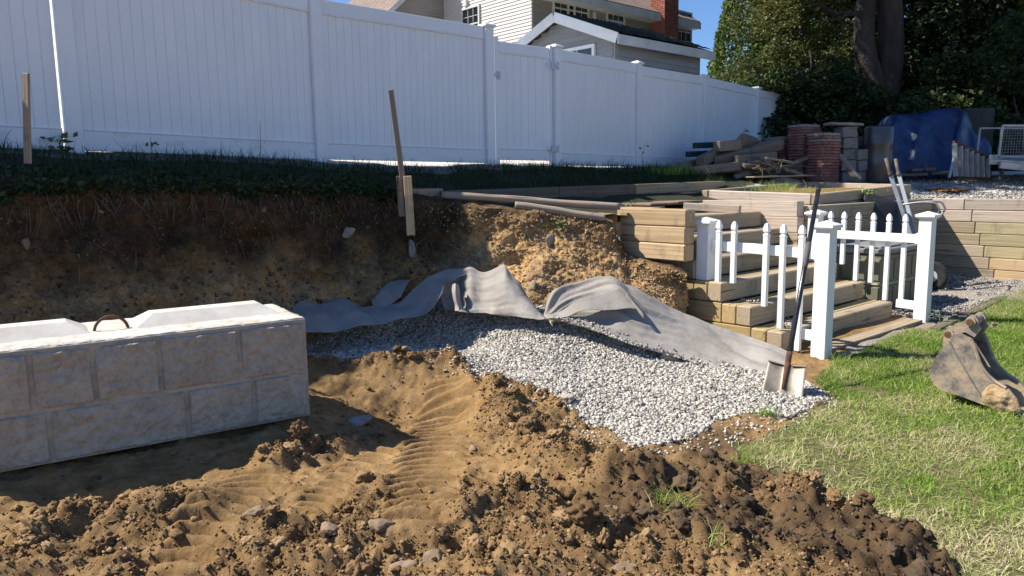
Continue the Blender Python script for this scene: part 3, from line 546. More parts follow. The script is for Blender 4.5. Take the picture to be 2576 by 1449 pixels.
CL2 = [clodv(3, 70+k, .5, 1.9) for k in range(6)]; CL1 = [clodv(2, 80+k, .6, 2.) for k in range(6)]; CL0 = [chip(190+k) for k in range(12)]
DIG = [(-3.4, 2.3), (2.6, 2.3), (1.75, 3.2), (1.35, 4.1), (.3, 5.2), (-.2, 5.6), (-1.6, 6.1), (-3.2, 4.6)]
def clods(name, n, r0, r1, base, rng, pw, mat, label, flt2=None):
    q = pts_in(DIG, n, rng); _, lw, cl_, hh_, tr_, _ = masks(q[:, 0], q[:, 1]); gv_ = inpoly(q[:, 0], q[:, 1], GRAVEL)
    k = (rng.random(len(q)) < (.06+cl_**1.7)*(1-.9*tr_)*pw) & ~gv_ & ~lw
    if flt2 is not None: k &= flt2(q[:, 0], q[:, 1])
    q = q[k]; r = r0*(r1/r0)**(rng.random(len(q))**1.7)
    V, F, A = scatter(base, np.stack([q[:, 0], q[:, 1], lz(q[:, 0], q[:, 1])+r*.25], -1), r, rng, (1, 1, .8))
    tag(obj(name, mesh_np(name, V, F, mat, False, {'rnd': A})), label, 'soil', kind='stuff')
dk = lambda x, y: np.exp(-(segdist(x, y, [atg(u, v) for u, v in [(1780, 1100), (1870, 1190), (1560, 1290), (1850, 1330), (2100, 1370), (2300, 1449)]])/.26)**2)+.3*noise(x*4, y*4, 2.) > .5
nd = lambda x, y: ~dk(x, y)
clods('clod_heap', 420, .02, .066, CL2, rg, .8, M['clod'], 'fist sized tan clods thrown up in ridges across the dig', nd)
clods('clod_litter', 3000, .009, .024, CL1, rg, .9, M['clod'], 'walnut sized tan clods littering the dug ground', nd)
clods('crumb_soil', 110000, .0035, .011, CL0, rg, 1., M['clod'], 'fine tan crumbs of earth over the dug ground', nd)
clods('topsoil_clods', 600, .02, .055, CL1, rg, .9, M['clod_dark'], 'dark brown topsoil lumps heaped along the torn lawn edge', dk)
clods('topsoil_crumbs', 40000, .004, .016, CL0, rg, 1., M['clod_dark'], 'dark crumbs of topsoil along the torn lawn edge', dk)
YARD = [tuple(g(2.3, -.15)[:2]), tuple(atz(2330, 840, 0)[:2]), tuple(atz(2576, 726, .02)[:2]), (8.6, 8.4), tuple(g(6.2, -.5)[:2]), tuple(g(6.2, 1.3)[:2]), tuple(g(2.5, 1.3)[:2])]
tag(lay('yard_gravel', YARD, 19000, .007, .0145, M['gravel_yard'], lz, rg), 'pale gravel between the lawn and the tall timber wall', 'gravel', kind='stuff')
UY = [(4.2, 11.2), tuple(g(3.2, 1.6)[:2]), tuple(g(6.4, 1.5)[:2]), tuple(g(6.45, -1)[:2]), (10.5, 9.8), (11.5, 13.6), (5.2, 13.4)]
tag(lay('parking_gravel', UY, 19000, .010, .02, M['gravel_yard'], HU, rg, .4), 'pale gravel spread above the timber wall in front of the tarpaulin', 'gravel', kind='stuff')
# crumbs clinging to the cut face
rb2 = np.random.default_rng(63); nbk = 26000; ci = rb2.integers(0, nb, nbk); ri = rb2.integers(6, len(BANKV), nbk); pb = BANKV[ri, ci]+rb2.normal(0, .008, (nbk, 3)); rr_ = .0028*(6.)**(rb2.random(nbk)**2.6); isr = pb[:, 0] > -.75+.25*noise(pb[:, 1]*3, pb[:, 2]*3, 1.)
for sel, mt_, nm2, lb2 in ((~isr, 'clod_shade', 'bank_rubble', 'dark crumbs and pebbles clinging to the shaded bank'), (isr, 'clod_bank', 'bank_crumbs', 'tan crumbs of earth clinging to the sunlit bank')):
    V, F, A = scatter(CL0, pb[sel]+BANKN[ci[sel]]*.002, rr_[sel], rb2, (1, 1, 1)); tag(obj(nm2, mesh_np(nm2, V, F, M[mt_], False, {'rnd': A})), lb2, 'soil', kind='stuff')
# stones showing in the bank, each its own
def bankpt(t, q): r = 4+int(q*(nr-1)); c = int(t*(nb-1)); return BANKV[r, c], BANKN[c]
# ---------------------------------------------------------------- tall white fence
def v3(p, z): return np.array([p[0], p[1], z])
def pyramid_cap(sz, h):
    c = sz/2; prof = [(c*.80, 0), (c*.86, h*.14), (c*.98, h*.22), (c, h*.30), (c, h*.52), (c*.93, h*.58), (0.004, h)]; V = []; F = []
    for r, z in prof: V += [(-r, -r, z), (r, -r, z), (r, r, z), (-r, r, z)]
    for i in range(len(prof)-1):
        for j in range(4): F.append([i*4+j, i*4+(j+1) % 4, (i+1)*4+(j+1) % 4, (i+1)*4+j])
    F.append([3, 2, 1, 0]); F.append([len(V)-4, len(V)-3, len(V)-2, len(V)-1]); return np.array(V), F
capm = mesh_np('post_cap', *pyramid_cap(.175, .075), M['vinyl'])
def fpost(parent, p, z0, z1, ang):
    R_ = Matrix.Translation(Vector(v3(p, (z0+z1)/2))) @ Matrix.Rotation(ang, 4, 'Z')
    o = obj('post', boxmesh(.13, .13, z1-z0, M['vinyl'], .006, 'post'), parent, R_)
    obj('post_cap', capm, o, Matrix.Translation(Vector(v3(p, z1-.02))) @ Matrix.Rotation(ang, 4, 'Z'))
def fpanel(parent, a, b, zt, zb, n, inset=.066, name='panel', rails=(.14, .165), th=.05):
    """tongue and groove panel between posts a and b; zt, zb = (left, right) heights"""
    a3, b3 = v3(a, 0), v3(b, 0); d = (b3-a3)/np.linalg.norm(b3-a3); A, B = a3+d*inset, b3-d*inset; L = np.linalg.norm(B-A)
    zz = lambda h, t: h[0]*(1-t)+h[1]*t
    top = bar('panel', A+[0, 0, zt[0]-rails[0]/2], B+[0, 0, zt[1]-rails[0]/2], th, rails[0], M['vinyl'], parent, .005); top['label'] = 'top rail carrying the upright boards'
    lip = np.array([0, 0, rails[0]+.008]); bar('rail_lip', A+[0, 0, zt[0]]-lip, B+[0, 0, zt[1]]-lip, th+.012, .016, M['vinyl'], top, .003)
    bar('bottom_rail', A+[0, 0, zb[0]+rails[1]/2], B+[0, 0, zb[1]+rails[1]/2], th, rails[1], M['vinyl_low'], top, .005)
    bar('rail_lip', A+[0, 0, zb[0]+rails[1]+.006], B+[0, 0, zb[1]+rails[1]+.006], th+.01, .012, M['vinyl'], top, .003)
    w_ = L/n; ang = math.atan2(d[1], d[0]); hh = min(zt)-max(zb)-sum(rails)+.10
    me = boxmesh(w_-.0006, .024, round(hh, 2), M['vinyl'], .0065, 'board')
    for k in range(n):
        t = (k+.5)/n; c = A+d*w_*(k+.5); z = (zz(zt, t)-rails[0]+zz(zb, t)+rails[1])/2
        obj('board', me, top, Matrix.Translation(Vector((c[0], c[1], z))) @ Matrix.Rotation(ang, 4, 'Z'))
    return top
angs = [math.atan2(*(FP[min(i+1, 8)]-FP[max(i-1, 0)])[::-1]) for i in range(9)]
fl = thing('privacy_fence', 'tall white vinyl privacy fence standing on the bank above the dig, up to the gate', 'fence', v3(FP[0], 1.8))
for i in range(4): fpost(fl, FP[i], [1.6, 1.68, 1.66, 1.64][i], [3.50, 3.48, 3.46, 3.455][i], angs[i])
for i, (zt, zb) in enumerate([((3.46, 3.44), (1.84, 1.81)), ((3.44, 3.43), (1.81, 1.775)), ((3.43, 3.448), (1.775, 1.758))]): fpanel(fl, FP[i], FP[i+1], zt, zb, 24, inset=.078 if i == 0 else .066)
fr = thing('privacy_fence', 'white vinyl privacy fence running back past the lumber pile to the trees', 'fence', v3(FP[4], 1.7))
for i in range(4, 9): fpost(fr, FP[i], 1.55, [3.33, 3.394, 3.426, 3.416, 3.42][i-4], angs[i])
for i, (zt, zb) in enumerate([((3.318, 3.395), (1.74, 1.74)), ((3.368, 3.43), (1.74, 1.74)), ((3.43, 3.408), (1.74, 1.74)), ((3.40, 3.38), (1.74, 1.75))]): fpanel(fr, FP[4+i], FP[5+i], zt, zb, 24)
# gate
gd = v3(FP[4]-FP[3], 0); gl = np.linalg.norm(gd); gd /= gl; ga_ = v3(FP[3], 0)+gd*.145; gb_ = v3(FP[4], 0)-gd*.095; gang = math.atan2(gd[1], gd[0])
gt = thing('garden_gate', 'white vinyl gate with metal hinges between the two fence runs', 'gate', ga_+[0, 0, 1.8])
for p, w_ in ((ga_, .062), (gb_, .05)): obj('stile', boxmesh(w_, .05, 1.60, M['vinyl'], .005, 'stile'), gt, Matrix.Translation(Vector(p+[0, 0, 2.55])) @ Matrix.Rotation(gang, 4, 'Z'))
fpanel(gt, ga_[:2], gb_[:2], (3.30, 3.312), (1.80, 1.80), 7, inset=.03, rails=(.13, .14), th=.045)
nrm_g = np.array([gd[1], -gd[0], 0])
def hinge(p, nm_):
    h = bar(nm_, p-gd*.05, p+gd*.05, .012, .035, M['galv'], gt, .003)
    for s in (-1, 1): obj('hinge_leaf', boxmesh(.05, .008, .10, M['galv'], .002, 'hinge_leaf'), h, Matrix.Translation(Vector(p+gd*.05*s)) @ Matrix.Rotation(gang, 4, 'Z'))
for z in (3.08, 1.96): hinge(v3(FP[4], z)-gd*.07+nrm_g*.075, 'hinge')
hinge(ga_+nrm_g*.035-gd*.03+[0, 0, 2.87], 'latch')
# ---------------------------------------------------------------- houses
def lapboards(parent, p0, d, L, z0, z1, out, mat, expo=.1, clip=None):
    """bevelled siding: one board per course, thick edge down"""
    k = 0; ms = {}; z = z0
    while z < z1:
        t0, t1 = (0, L) if clip is None else clip(z+expo*.5)
        if t1-t0 > .05:
            key = round(t1-t0, 2)
            if key not in ms:
                l = t1-t0; V = [(0, 0, 0), (l, 0, 0), (l, .03, 0), (0, .03, 0), (0, 0, expo*1.08), (l, 0, expo*1.08), (l, .004, expo*1.08), (0, .004, expo*1.08)]
                ms[key] = mesh_np('siding_board', np.array(V), [[0, 1, 2, 3], [4, 7, 6, 5], [2, 6, 7, 3], [0, 4, 5, 1], [1, 5, 6, 2], [0, 3, 7, 4]], mat)
            o = p0+d*t0+np.array([0, 0, z]); Mx = Matrix([[d[i], out[i], (0, 0, 1)[i], o[i]] for i in range(3)]+[[0, 0, 0, 1]])
            obj('siding_board', ms[key], parent, Mx)
        z += expo
def window(parent, c, d, out, w_, h_, trim, cols=3, rows=2):
    Mx = Matrix([[d[i], out[i], (0, 0, 1)[i], c[i]] for i in range(3)]+[[0, 0, 0, 1]]); t = .07; vf = []
    for (x, z, lx, lz) in ((0, h_/2+t/2, w_+2*t, t), (0, -h_/2-t/2, w_+2*t+.06, t), (-w_/2-t/2, 0, t, h_), (w_/2+t/2, 0, t, h_)):
        v, f = chamfer(lx, .06, lz, .004); vf.append((v+np.array([x, .03, z]), f))
    o = obj('window', mesh_np('window', *merge(*vf), trim), parent, Mx)
    v, f = chamfer(w_-.004, .012, h_-.004, .002); obj('pane', mesh_np('pane', v+np.array([0, .022, 0]), f, M['glass']), o, Mx)
    vf = [((lambda q: (q[0]+np.array([0, .036, 0]), q[1]))(chamfer(w_-.01, .03, .045, .003)))]
    for k in range(1, cols): v, f = chamfer(.016, .012, h_-.01, .002); vf.append((v+np.array([-w_/2+w_*k/cols, .033, 0]), f))
    for k in range(1, rows*2): 
        if k != rows: v, f = chamfer(w_-.012, .011, .016, .002); vf.append((v+np.array([0, .033, -h_/2+h_*k/rows/2]), f))
    obj('sash', mesh_np('sash', *merge(*vf), trim), o, Mx); return o
def slab(name, quad, th, mat, parent):
    q = np.array(quad, float); n = np.cross(q[1]-q[0], q[2]-q[0]); n /= np.linalg.norm(n); n = n if n[2] > 0 else -n
    V = np.concatenate([q, q-n*th]); F = [[0, 1, 2, 3], [7, 6, 5, 4]]+[[i, i+4, (i+1) % 4+4, (i+1) % 4] for i in range(4)]
    return wobj(name, V, F, mat, parent)
Zp = lambda z: np.array([0, 0, float(z)])
HC = np.array([.7, 23.3, 0]); HL_, HW = 7.5, 7.5; EV = 7.40
hs = thing('house', 'two storey house with pale siding, brown shingle roof and brick chimney beyond the fence', 'house', HC+Zp(1.8)); tanr = .62
wl_ = wobj('wall', *prism([(0, 1.6), (HW, 1.6), (HW, EV), (HW/2, EV+tanr*HW/2), (0, EV)], 0, .2, HC, E2, (0, 0, 1), E1), M['siding'], hs); wl_['label'] = 'sunlit pale siding gable wall'
lapboards(wl_, HC-E1*.0, E2, HW, 2.9, EV+1.2, -E1, M['siding'], .1, lambda z: (0, HW) if z < EV else ((z-EV)/tanr, HW-(z-EV)/tanr))
wr_ = wobj('wall', *prism([(0, 1.6), (HL_, 1.6), (HL_, EV), (0, EV)], 0, .2, HC+E1*.205, E1, (0, 0, 1), E2), M['siding_shaded'], hs); wr_['label'] = 'shaded dimmed siding eave wall'
lapboards(wr_, HC+E1*.03, E1, HL_+.15, 3.4, EV-.05, -E2, M['siding_shaded'], .1)
bar('corner_board', HC+Zp(1.7)-E1*.02-E2*.02, HC+Zp(EV-.02)-E1*.02-E2*.02, .10, .10, M['house_trim'], hs)
bar('corner_board', HC+E1*(HL_+.2)+Zp(1.7)-E2*.03, HC+E1*(HL_+.2)+Zp(EV-.02)-E2*.03, .10, .10, M['house_trim'], hs)
ov = .45; r0 = HC-E1*.25-E2*ov+Zp(EV-tanr*ov+.12); r1 = HC+E1*(HL_+.55)-E2*ov+Zp(EV-tanr*ov+.12); rise = np.array(E2*(HW/2+ov))+Zp(tanr*(HW/2+ov))
rf = slab('roof', [r0, r1, r1+rise, r0+rise], .09, M['shingle'], hs)
bar('fascia', r0+Zp(-.16)-E2*.015, r1+Zp(-.16)-E2*.015, .03, .24, M['house_trim'], rf); 
slab('roof', [r0+rise, r1+rise, r1+rise+E2*(HW/2+ov)-Zp(tanr*(HW/2+ov)), r0+rise+E2*(HW/2+ov)-Zp(tanr*(HW/2+ov))], .09, M['shingle'], hs)
bar('soffit', r0+E2*.24+Zp(-.27)+E1*.1, r1+E2*.24+Zp(-.27)-E1*.1, .42, .02, M['house_trim'], rf)
bar('rake_board', r1+Zp(-.12), r1+rise+Zp(-.12), .03, .2, M['house_trim'], rf)
bar('rake_board', r0+Zp(-.12), r0+rise+Zp(-.12), .03, .2, M['house_trim'], rf)
def hwin(u, v, w_, h_):
    c = onpl(u, v, HC-E2*.02, E2); window(hs, c, E1, -E2, w_, h_, M['house_trim'])
hwin(1417, 24, .85, 1.0); hwin(1453, 30, .85, 1.0); hwin(1547, 55, .80, 1.15); hwin(1718, 80, .85, 1.3)
cw = onpl(1186, 62, HC-E1*.02, E1); window(hs, cw, E2, -E1, .8, 1.0, M['house_trim'])
bar('vent_pipe', onpl(1495, 30, HC-E2*.06, E2), onpl(1495, 48, HC-E2*.06, E2), .09, .09, M['house_trim'], hs)
obj('light_box', boxmesh(.16, .12, .22, M['house_trim'], .01, 'light_box'), hs, Matrix.Translation(Vector(onpl(1172, 8, HC-E1*.06, E1))) @ Matrix.Rotation(math.atan2(E2[1], E2[0]), 4, 'Z'))
# chimney
t0, t1, dp = 5.68, 6.46, .62; C0 = HC+E1*t0-E2*dp
ch = wobj('chimney', *prism([(0, 0), (t1-t0-.02, 0), (t1-t0-.02, dp), (0, dp)], 1.8, 10.2, C0+E1*.01+E2*.01, E1, E2, (0, 0, 1)), M['mortar'], hs)
def brickm(L): return boxmesh(L, .09, .064, M['brick'], .004, 'brick')
z = 5.35; row = 0
while z < 8.45:
    for (o, d, Lf, out) in ((C0, E1, t1-t0, -E2), (C0+E2*dp, -E2, dp, -E1)):
        x = -(row % 2)*.105
        while x < Lf-.03:
            a, b = max(x, 0), min(x+.198, Lf)
            if b-a > .04: obj('brick', brickm(round(b-a, 2)), ch, Matrix.Translation(Vector(o+d*(a+b)/2-out*.037+Zp(z))) @ Matrix.Rotation(math.atan2(d[1], d[0]), 4, 'Z'))
            x += .21
    z += .0755; row += 1
# wing of the house
J = HC+E2*4.0; ww = 3.4; we = 6.0; pt = .9; apx = .6
wg = wobj('wall', *prism([(0, 1.6), (ww, 1.6), (ww, we), (apx, we+pt*(ww-apx)), (0, we+pt*(ww-apx)-.3)], 0, .15, J+E2*.35, -E1, (0, 0, 1), E2), M['siding_shaded'], hs); wg['label'] = 'gable of the rear wing'
lapboards(wg, J+E2*.35-E1*ww, E1, ww, 4.6, we+pt*(ww-apx), -E2, M['siding_shaded'], .1, lambda z: (0 if z < we else (z-we)/pt, ww))
q0 = J+E2*.1-E1*(ww+.3)+Zp(we-pt*.3+.08); up_ = E1*(ww+.3-apx)+Zp(pt*(ww+.3-apx)); rw = slab('roof', [q0, q0+up_, q0+up_+E2*5, q0+E2*5], .08, M['shingle'], hs); rw['label'] = 'sunlit roof slope of the rear wing'
bar('rake_board', q0+Zp(-.08)-E2*.02, q0+up_+Zp(-.08)-E2*.02, .03, .16, M['house_trim'], rw)
bar('downpipe', HC+E2*3.96-E1*.05+Zp(2), HC+E2*3.96-E1*.05+Zp(9), .07, .07, M['siding_shaded'], hs)
# shed
SC = np.array([2.06, 15.0, 0]); SL, SW, SE = 2.75, 2.92, 4.24; st_ = .39
sh = thing('shed', 'small grey shed with white rake boards and mossy roof in front of the house', 'shed', SC+Zp(1.7))
pk = SE+st_*SW/2
sw = wobj('wall', *prism([(0, 1.6), (SW, 1.6), (SW, SE), (SW/2, pk), (0, SE)], 0, .1, SC, E2, (0, 0, 1), E1), M['siding_shed'], sh); sw['label'] = 'gable wall'
lapboards(sw, SC, E2, SW, 2.9, pk, -E1, M['siding_shed'], .102, lambda z: (.05, SW) if z < SE else ((z-SE)/st_, SW-(z-SE)/st_))
sr = wobj('wall', *prism([(0, 1.6), (SL, 1.6), (SL, SE), (0, SE)], 0, .1, SC+E1*.105, E1, (0, 0, 1), E2), M['siding_shed'], sh); sr['label'] = 'eave wall'
lapboards(sr, SC+E1*.05, E1, SL, 2.9, SE-.12, -E2, M['siding_shed'], .102)
bar('corner_board', SC-E1*.02-E2*.02+Zp(1.7), SC-E1*.02-E2*.02+Zp(SE), .11, .11, M['siding_shed'], sh); bar('corner_board', SC+E1*(SL+.08)-E2*.02+Zp(1.7), SC+E1*(SL+.08)-E2*.02+Zp(SE), .09, .09, M['siding_shed'], sh)
so_ = .22; a0 = SC-E1*.2-E2*so_+Zp(SE-st_*so_+.12); a1 = SC+E1*(SL+.3)-E2*so_+Zp(SE-st_*so_+.12); ru = E2*(SW/2+so_)+Zp(st_*(SW/2+so_)); rd = E2*(SW/2+so_)-Zp(st_*(SW/2+so_))
nu = 90; nv = 26; U_, V_ = np.meshgrid(np.linspace(0, 1, nu), np.linspace(0, 1, nv)); P = a0+(a1-a0)*U_[..., None]+ru*V_[..., None]; P[..., 2] += .035+.045*np.abs(fbm(U_*26, V_*12, 0., o=3)); P = P.reshape(-1, 3)
k = np.arange(nv-1)[:, None]*nu+np.arange(nu-1)[None]; mo = np.stack([k, k+1, k+nu+1, k+nu], -1).reshape(-1, 4)
rs = slab('roof', [a0, a1, a1+ru, a0+ru], .06, M['dark_scrap'], sh); wobj('moss', P, mo, M['moss_roof'], rs)
slab('roof', [a0+ru, a1+ru, a1+ru+rd, a0+ru+rd], .06, M['dark_scrap'], sh)
bar('fascia', a0+Zp(-.09)-E2*.015, a1+Zp(-.09)-E2*.015, .03, .18, M['house_trim'], rs)
bar('rake_board', a0+Zp(-.07)-E1*.015, a0+ru+Zp(-.07)-E1*.015, .03, .2, M['vinyl_trim'], rs); bar('rake_board', a0+ru+Zp(-.07)-E1*.018, a0+ru+rd+Zp(-.07)-E1*.018, .03, .2, M['vinyl_trim'], rs)
window(sh, SC+E2*.97-E1*.022+Zp(3.72), E2, -E1, .85, .85, M['vinyl_trim'], 2, 1)
# ---------------------------------------------------------------- timber steps and walls
def q4(x, y, ox, oy, zf): return ((ox+x/zf)*.670833, (oy+y/zf)*.670833)
c6 = lambda x, y: q4(x, y, 2540, 750, 2.414); c7 = lambda x, y: q4(x, y, 3040, 750, 2.414); c8 = lambda x, y: q4(x, y, 3440, 1100, 2.8975); r2 = lambda x, y: q4(x, y, 3200, 640, 4.025); r4 = lambda x, y: q4(x, y, 2500, 450, 3.22)
def st(p): q = np.array(p)-P1; return q@E1, q@E2, p[2]
SK = [.30+.31*k for k in range(6)]; ZK = [.19*(k+1)-.015 for k in range(6)]
jit = lambda s=.004: random.uniform(-s, s)
stp = thing('timber_steps', 'grey weathered timber steps climbing from the lawn between two white railings', 'steps', g(1, .3, 0))
for k in range(6):
    ae = 2.26 if k < 4 else 2.19
    for j in range(2): bar('timber', g(-.1+jit(), SK[k]+.0775+.1555*j, ZK[k]-.092+jit(.002)), g(ae+jit(), SK[k]+.0775+.1555*j, ZK[k]-.092), .153, .183, M['wood_grey'] if j == 0 or k > 2 else M['wood_yellow'], stp, .012)
for k in range(4):
    s0 = SK[k]+.313; mid = [1.05, 1.3, 1.75, 1.9][k]
    for a, b in ((s0, mid), (mid+.003, 2.1)): bar('timber', g(-.022, a, ZK[k]-.092), g(-.022+jit(), b, ZK[k]-.092), .155, .183, M['wood_yellow'], stp, .006)
    bar('timber', g(2.18, s0, ZK[k]-.092), g(2.18, 1.3, ZK[k]-.092), .155, .183, M['wood_grey'], stp, .006)
bx = thing('timber_wall', 'short tan timber wall end of three beams hanging over the dug bank beside the steps', 'retaining wall', g(-.17, 1.6, .74))
for k in range(3): bar('timber', g(-.17+jit(), 1.235+jit(.006), .8225+.165*k), g(-.17, 2.04+jit(.006), .8225+.165*k), .155, .163, M['wood_tan'], bx, .012)
bar('timber', g(-.01, 1.32, .84), g(-.01, 2.04, .84), .155, .163, M['wood_dark'], bx); bar('timber', g(-.012, 1.5, 1.005), g(-.012, 2.04, 1.005), .155, .163, M['wood_dark'], bx); bar('timber', g(-.012, 1.75, 1.16), g(-.012, 2.2, 1.16), .155, .15, M['wood_tan'], bx)
p = onpl(1535, 577, g(-.34, 0), E1); dm = bar('timber_end', p, p+E1*.55, .135, .15, M['wood_tan']); tag(dm, 'sawn beam end poking out of the bank left of the tan timber wall', 'timber')
rwl = thing('timber_wall', 'lit timber side wall at the right of the upper steps', 'retaining wall', g(2.28, 1.8, .7))
for k, z in enumerate((.60, .785, .97, 1.155)):
    bar('timber', g(2.278, 1.37+.01*k, z), g(2.278, 2.75, z), .155, .183, M['wood_pink'] if k > 1 else M['wood_grey'], rwl, .006)
# wall along the lower yard and the tall wall at its end
vw = thing('timber_wall', 'shaded timber wall behind the wheelbarrow at the back of the lower yard', 'retaining wall', g(4, 1.4, 0))
for k in range(7):
    cuts = [2.37, 3.1+.37*((k*2) % 3), 4.6+.29*((k*5) % 4), 6.19]
    for a, b in zip(cuts[:-1], cuts[1:]): bar('timber', g(a+.002, 1.385+jit(), .085+.17*k), g(b-.002, 1.385+jit(), .085+.17*k), .15, .167, M['wood_grey'], vw, .006)
ww_ = thing('timber_wall', 'tall timber wall of pink and olive beams half crossed by a diagonal shadow', 'retaining wall', g(6.28, 0, 0))
js = [2507, 2493, 2477.5, 2465, 2450.8, 2440.8, 2419.9]
for k in range(7):
    sj = st(onpl(js[k], 600, g(6.2, 0), E1))[1]; m = [M['wood_tan'], M['wood_tan'], M['wood_olive'], M['wood_olive'], M['wood_olive'], M['wood_pink'], M['wood_pink']][k]
    for a, b, mm in ((1.46, sj+.003, M['wood_grey'] if k < 5 else M['wood_pink']), (sj-.003, sj-2.45, m), (sj-2.456, -6, m)):
        bar('timber', g(6.28+jit(), a, .085+.17*k), g(6.28+jit(), b, .085+.17*k), .15, .167, mm, ww_, .010)
# border and raised bed on the terrace
bd = thing('timber_border', 'low two course timber border holding the shaded grass below the fence', 'timber border', (-.7, 7.7, 1.2)); B0 = np.array([-.74, 7.74, 0])
for z0, z1, cuts in ((1.362, 1.425, [0, 1.7, 3.12, 3.6, 5.2]), (1.235, 1.29, [0.1, 2.3, 4.1, 5.3])):
    for a, b in zip(cuts[:-1], cuts[1:]):
        za, zb = z0+(z1-z0)*a/5.2, z0+(z1-z0)*b/5.2; bar('timber', B0+E1*(a+.003)+Zp(za), B0+E1*(b-.003)+Zp(zb), .13, .128, M['wood_dark'] if a < 3 else M['wood_grey'], bd)
N0 = np.array([3.83, 9.34, 1.322]); N1 = np.array([2.69, 10.60, 1.369]); N2 = np.array([5.99, 11.27, 1.41]); N3 = N1+N2-N0
rb = thing('raised_bed', 'raised garden bed of pale weathered beams with grass growing inside', 'raised bed', N0-Zp(.3))
for c in range(3):
    d = Zp(-.07-.14*c); k = .02*c
    bar('timber', N0+d+E2*.11+E1*(.05-k), N1+d-E2*.11+E1*(.05-k), .10, .135, M['wood_pink'] if c < 2 else M['wood_grey'], rb, .010)
    bar('timber', N0+d+E2*.05-E1*.006, N2+d+E2*.05, .10, .135, M['wood_grey'], rb, .010); bar('timber', N1+d-E2*.05-E1*.006, N3+d-E2*.05, .10, .135, M['wood_grey'], rb, .010)
    bar('timber', N2+d+E2*.11-E1*.05, N3+d-E2*.11-E1*.05, .10, .135, M['wood_pink'], rb, .010)
V = np.array([N0, N2, N3, N1])-Zp(.07)+np.array([E1+E2, E2-E1, -E1-E2, E1-E2])*.05; wobj('bed_soil', V, [[0, 1, 2, 3]], M['dirt'], rb)
tag(bar('timber_beam', aty(1722, 519, 9.1), aty(1862, 527, 8.75), .09, .09, M['wood_pink']), 'single pale beam lying behind the top step', 'timber')
for nme, a, b, r, lb in (('round_log', aty(1112, 491, 7.64), aty(1560, 519, 7.51), .037, 'long peeled round timber lying along the top of the bank'), ('round_log', aty(1296, 516, 7.46), aty(1523, 547, 7.36), .036, 'shorter round timber half buried in the bank below the long one')):
    n = 40; P_ = np.linspace(a, b, n); P_[:, 2] += .006*np.sin(np.linspace(0, 5, n)); dx = P_-P_[0]
    Vt, Ft = tubev(np.stack([np.linalg.norm(dx, axis=1), 0*dx[:, 0], .006*np.sin(np.linspace(0, 6, n))], 1), r*(1+.05*np.sin(np.linspace(0, 17, n))), 14)
    tag(obj(nme, mesh_np(nme, Vt, Ft, M['wood_log'], True), None, frame(a, b-a)), lb, 'log')
tag(bar('timber_block', aty(1029, 487, 7.56), aty(1109, 485, 7.80), .09, .092, M['wood_stake']), 'short beam end on the bank corner beside the stake', 'timber')
tag(bar('timber_block', aty(1030, 509, 7.55), aty(1083, 511, 7.66), .09, .085, M['wood_dark']), 'short split beam end just under another at the bank corner', 'timber')
tag(bar('wooden_stake', aty(65, 184, 5.15), aty(70, 412, 5.15), .056, .02, M['wood_stake'], zc=(.3, 1, 0)), 'upright wooden stake standing alone in the weeds against the fence', 'stake')
tag(bar('wooden_stake', aty(983, 226, 7.10), aty(1013, 452, 7.06), .05, .02, M['wood_stake'], zc=(0, 1, 0)), 'tall thin leaning stake fixed to a short board at the bank corner', 'stake')
tag(bar('wooden_stake', aty(1025, 443, 7.03), aty(1034, 592, 6.97), .032, .075, M['wood_tan'], zc=(1, 0, 0)), 'short broad board driven into the bank corner', 'stake')
tag(bar('wooden_stake', aty(1004, 443, 7.09), aty(1011, 545, 7.06), .03, .055, M['wood_stake'], zc=(1, 0, 0)), 'narrow brown board behind the leaning stake', 'stake')
tag(bar('edging_timber', g(.16, .06, -.03), g(2.15, .02, -.03), .14, .13, M['wood_grey']), 'flat timber edging set in the ground at the foot of the steps', 'timber edging')
tag(bar('edging_timber', atz(2352, 836, -.02), atz(2640, 700, .0), .10, .10, M['wood_dark']), 'dark timber edging between the lawn and the lower gravel yard', 'timber edging')
for i, (u, v, y, s) in enumerate([(1640, 503, 9.3, .5), (1700, 504, 9.6, .45), (1610, 509, 8.9, .4)]):
    c = aty(u, v, y); fsl = obj('flagstone', boxmesh(s*1.3, s, .03, M['flag'], .012, 'flagstone'), None, Matrix.Translation(Vector((c[0], c[1], float(HU(c[0], c[1]))+.012))) @ Matrix.Rotation(.7+.1*i, 4, 'Z')); tag(fsl, ['wide reddish brown flagstone lying in the border bed', 'reddish brown flagstone lying against the raised bed', 'smaller reddish brown flagstone behind the round log'][i], 'flagstone')
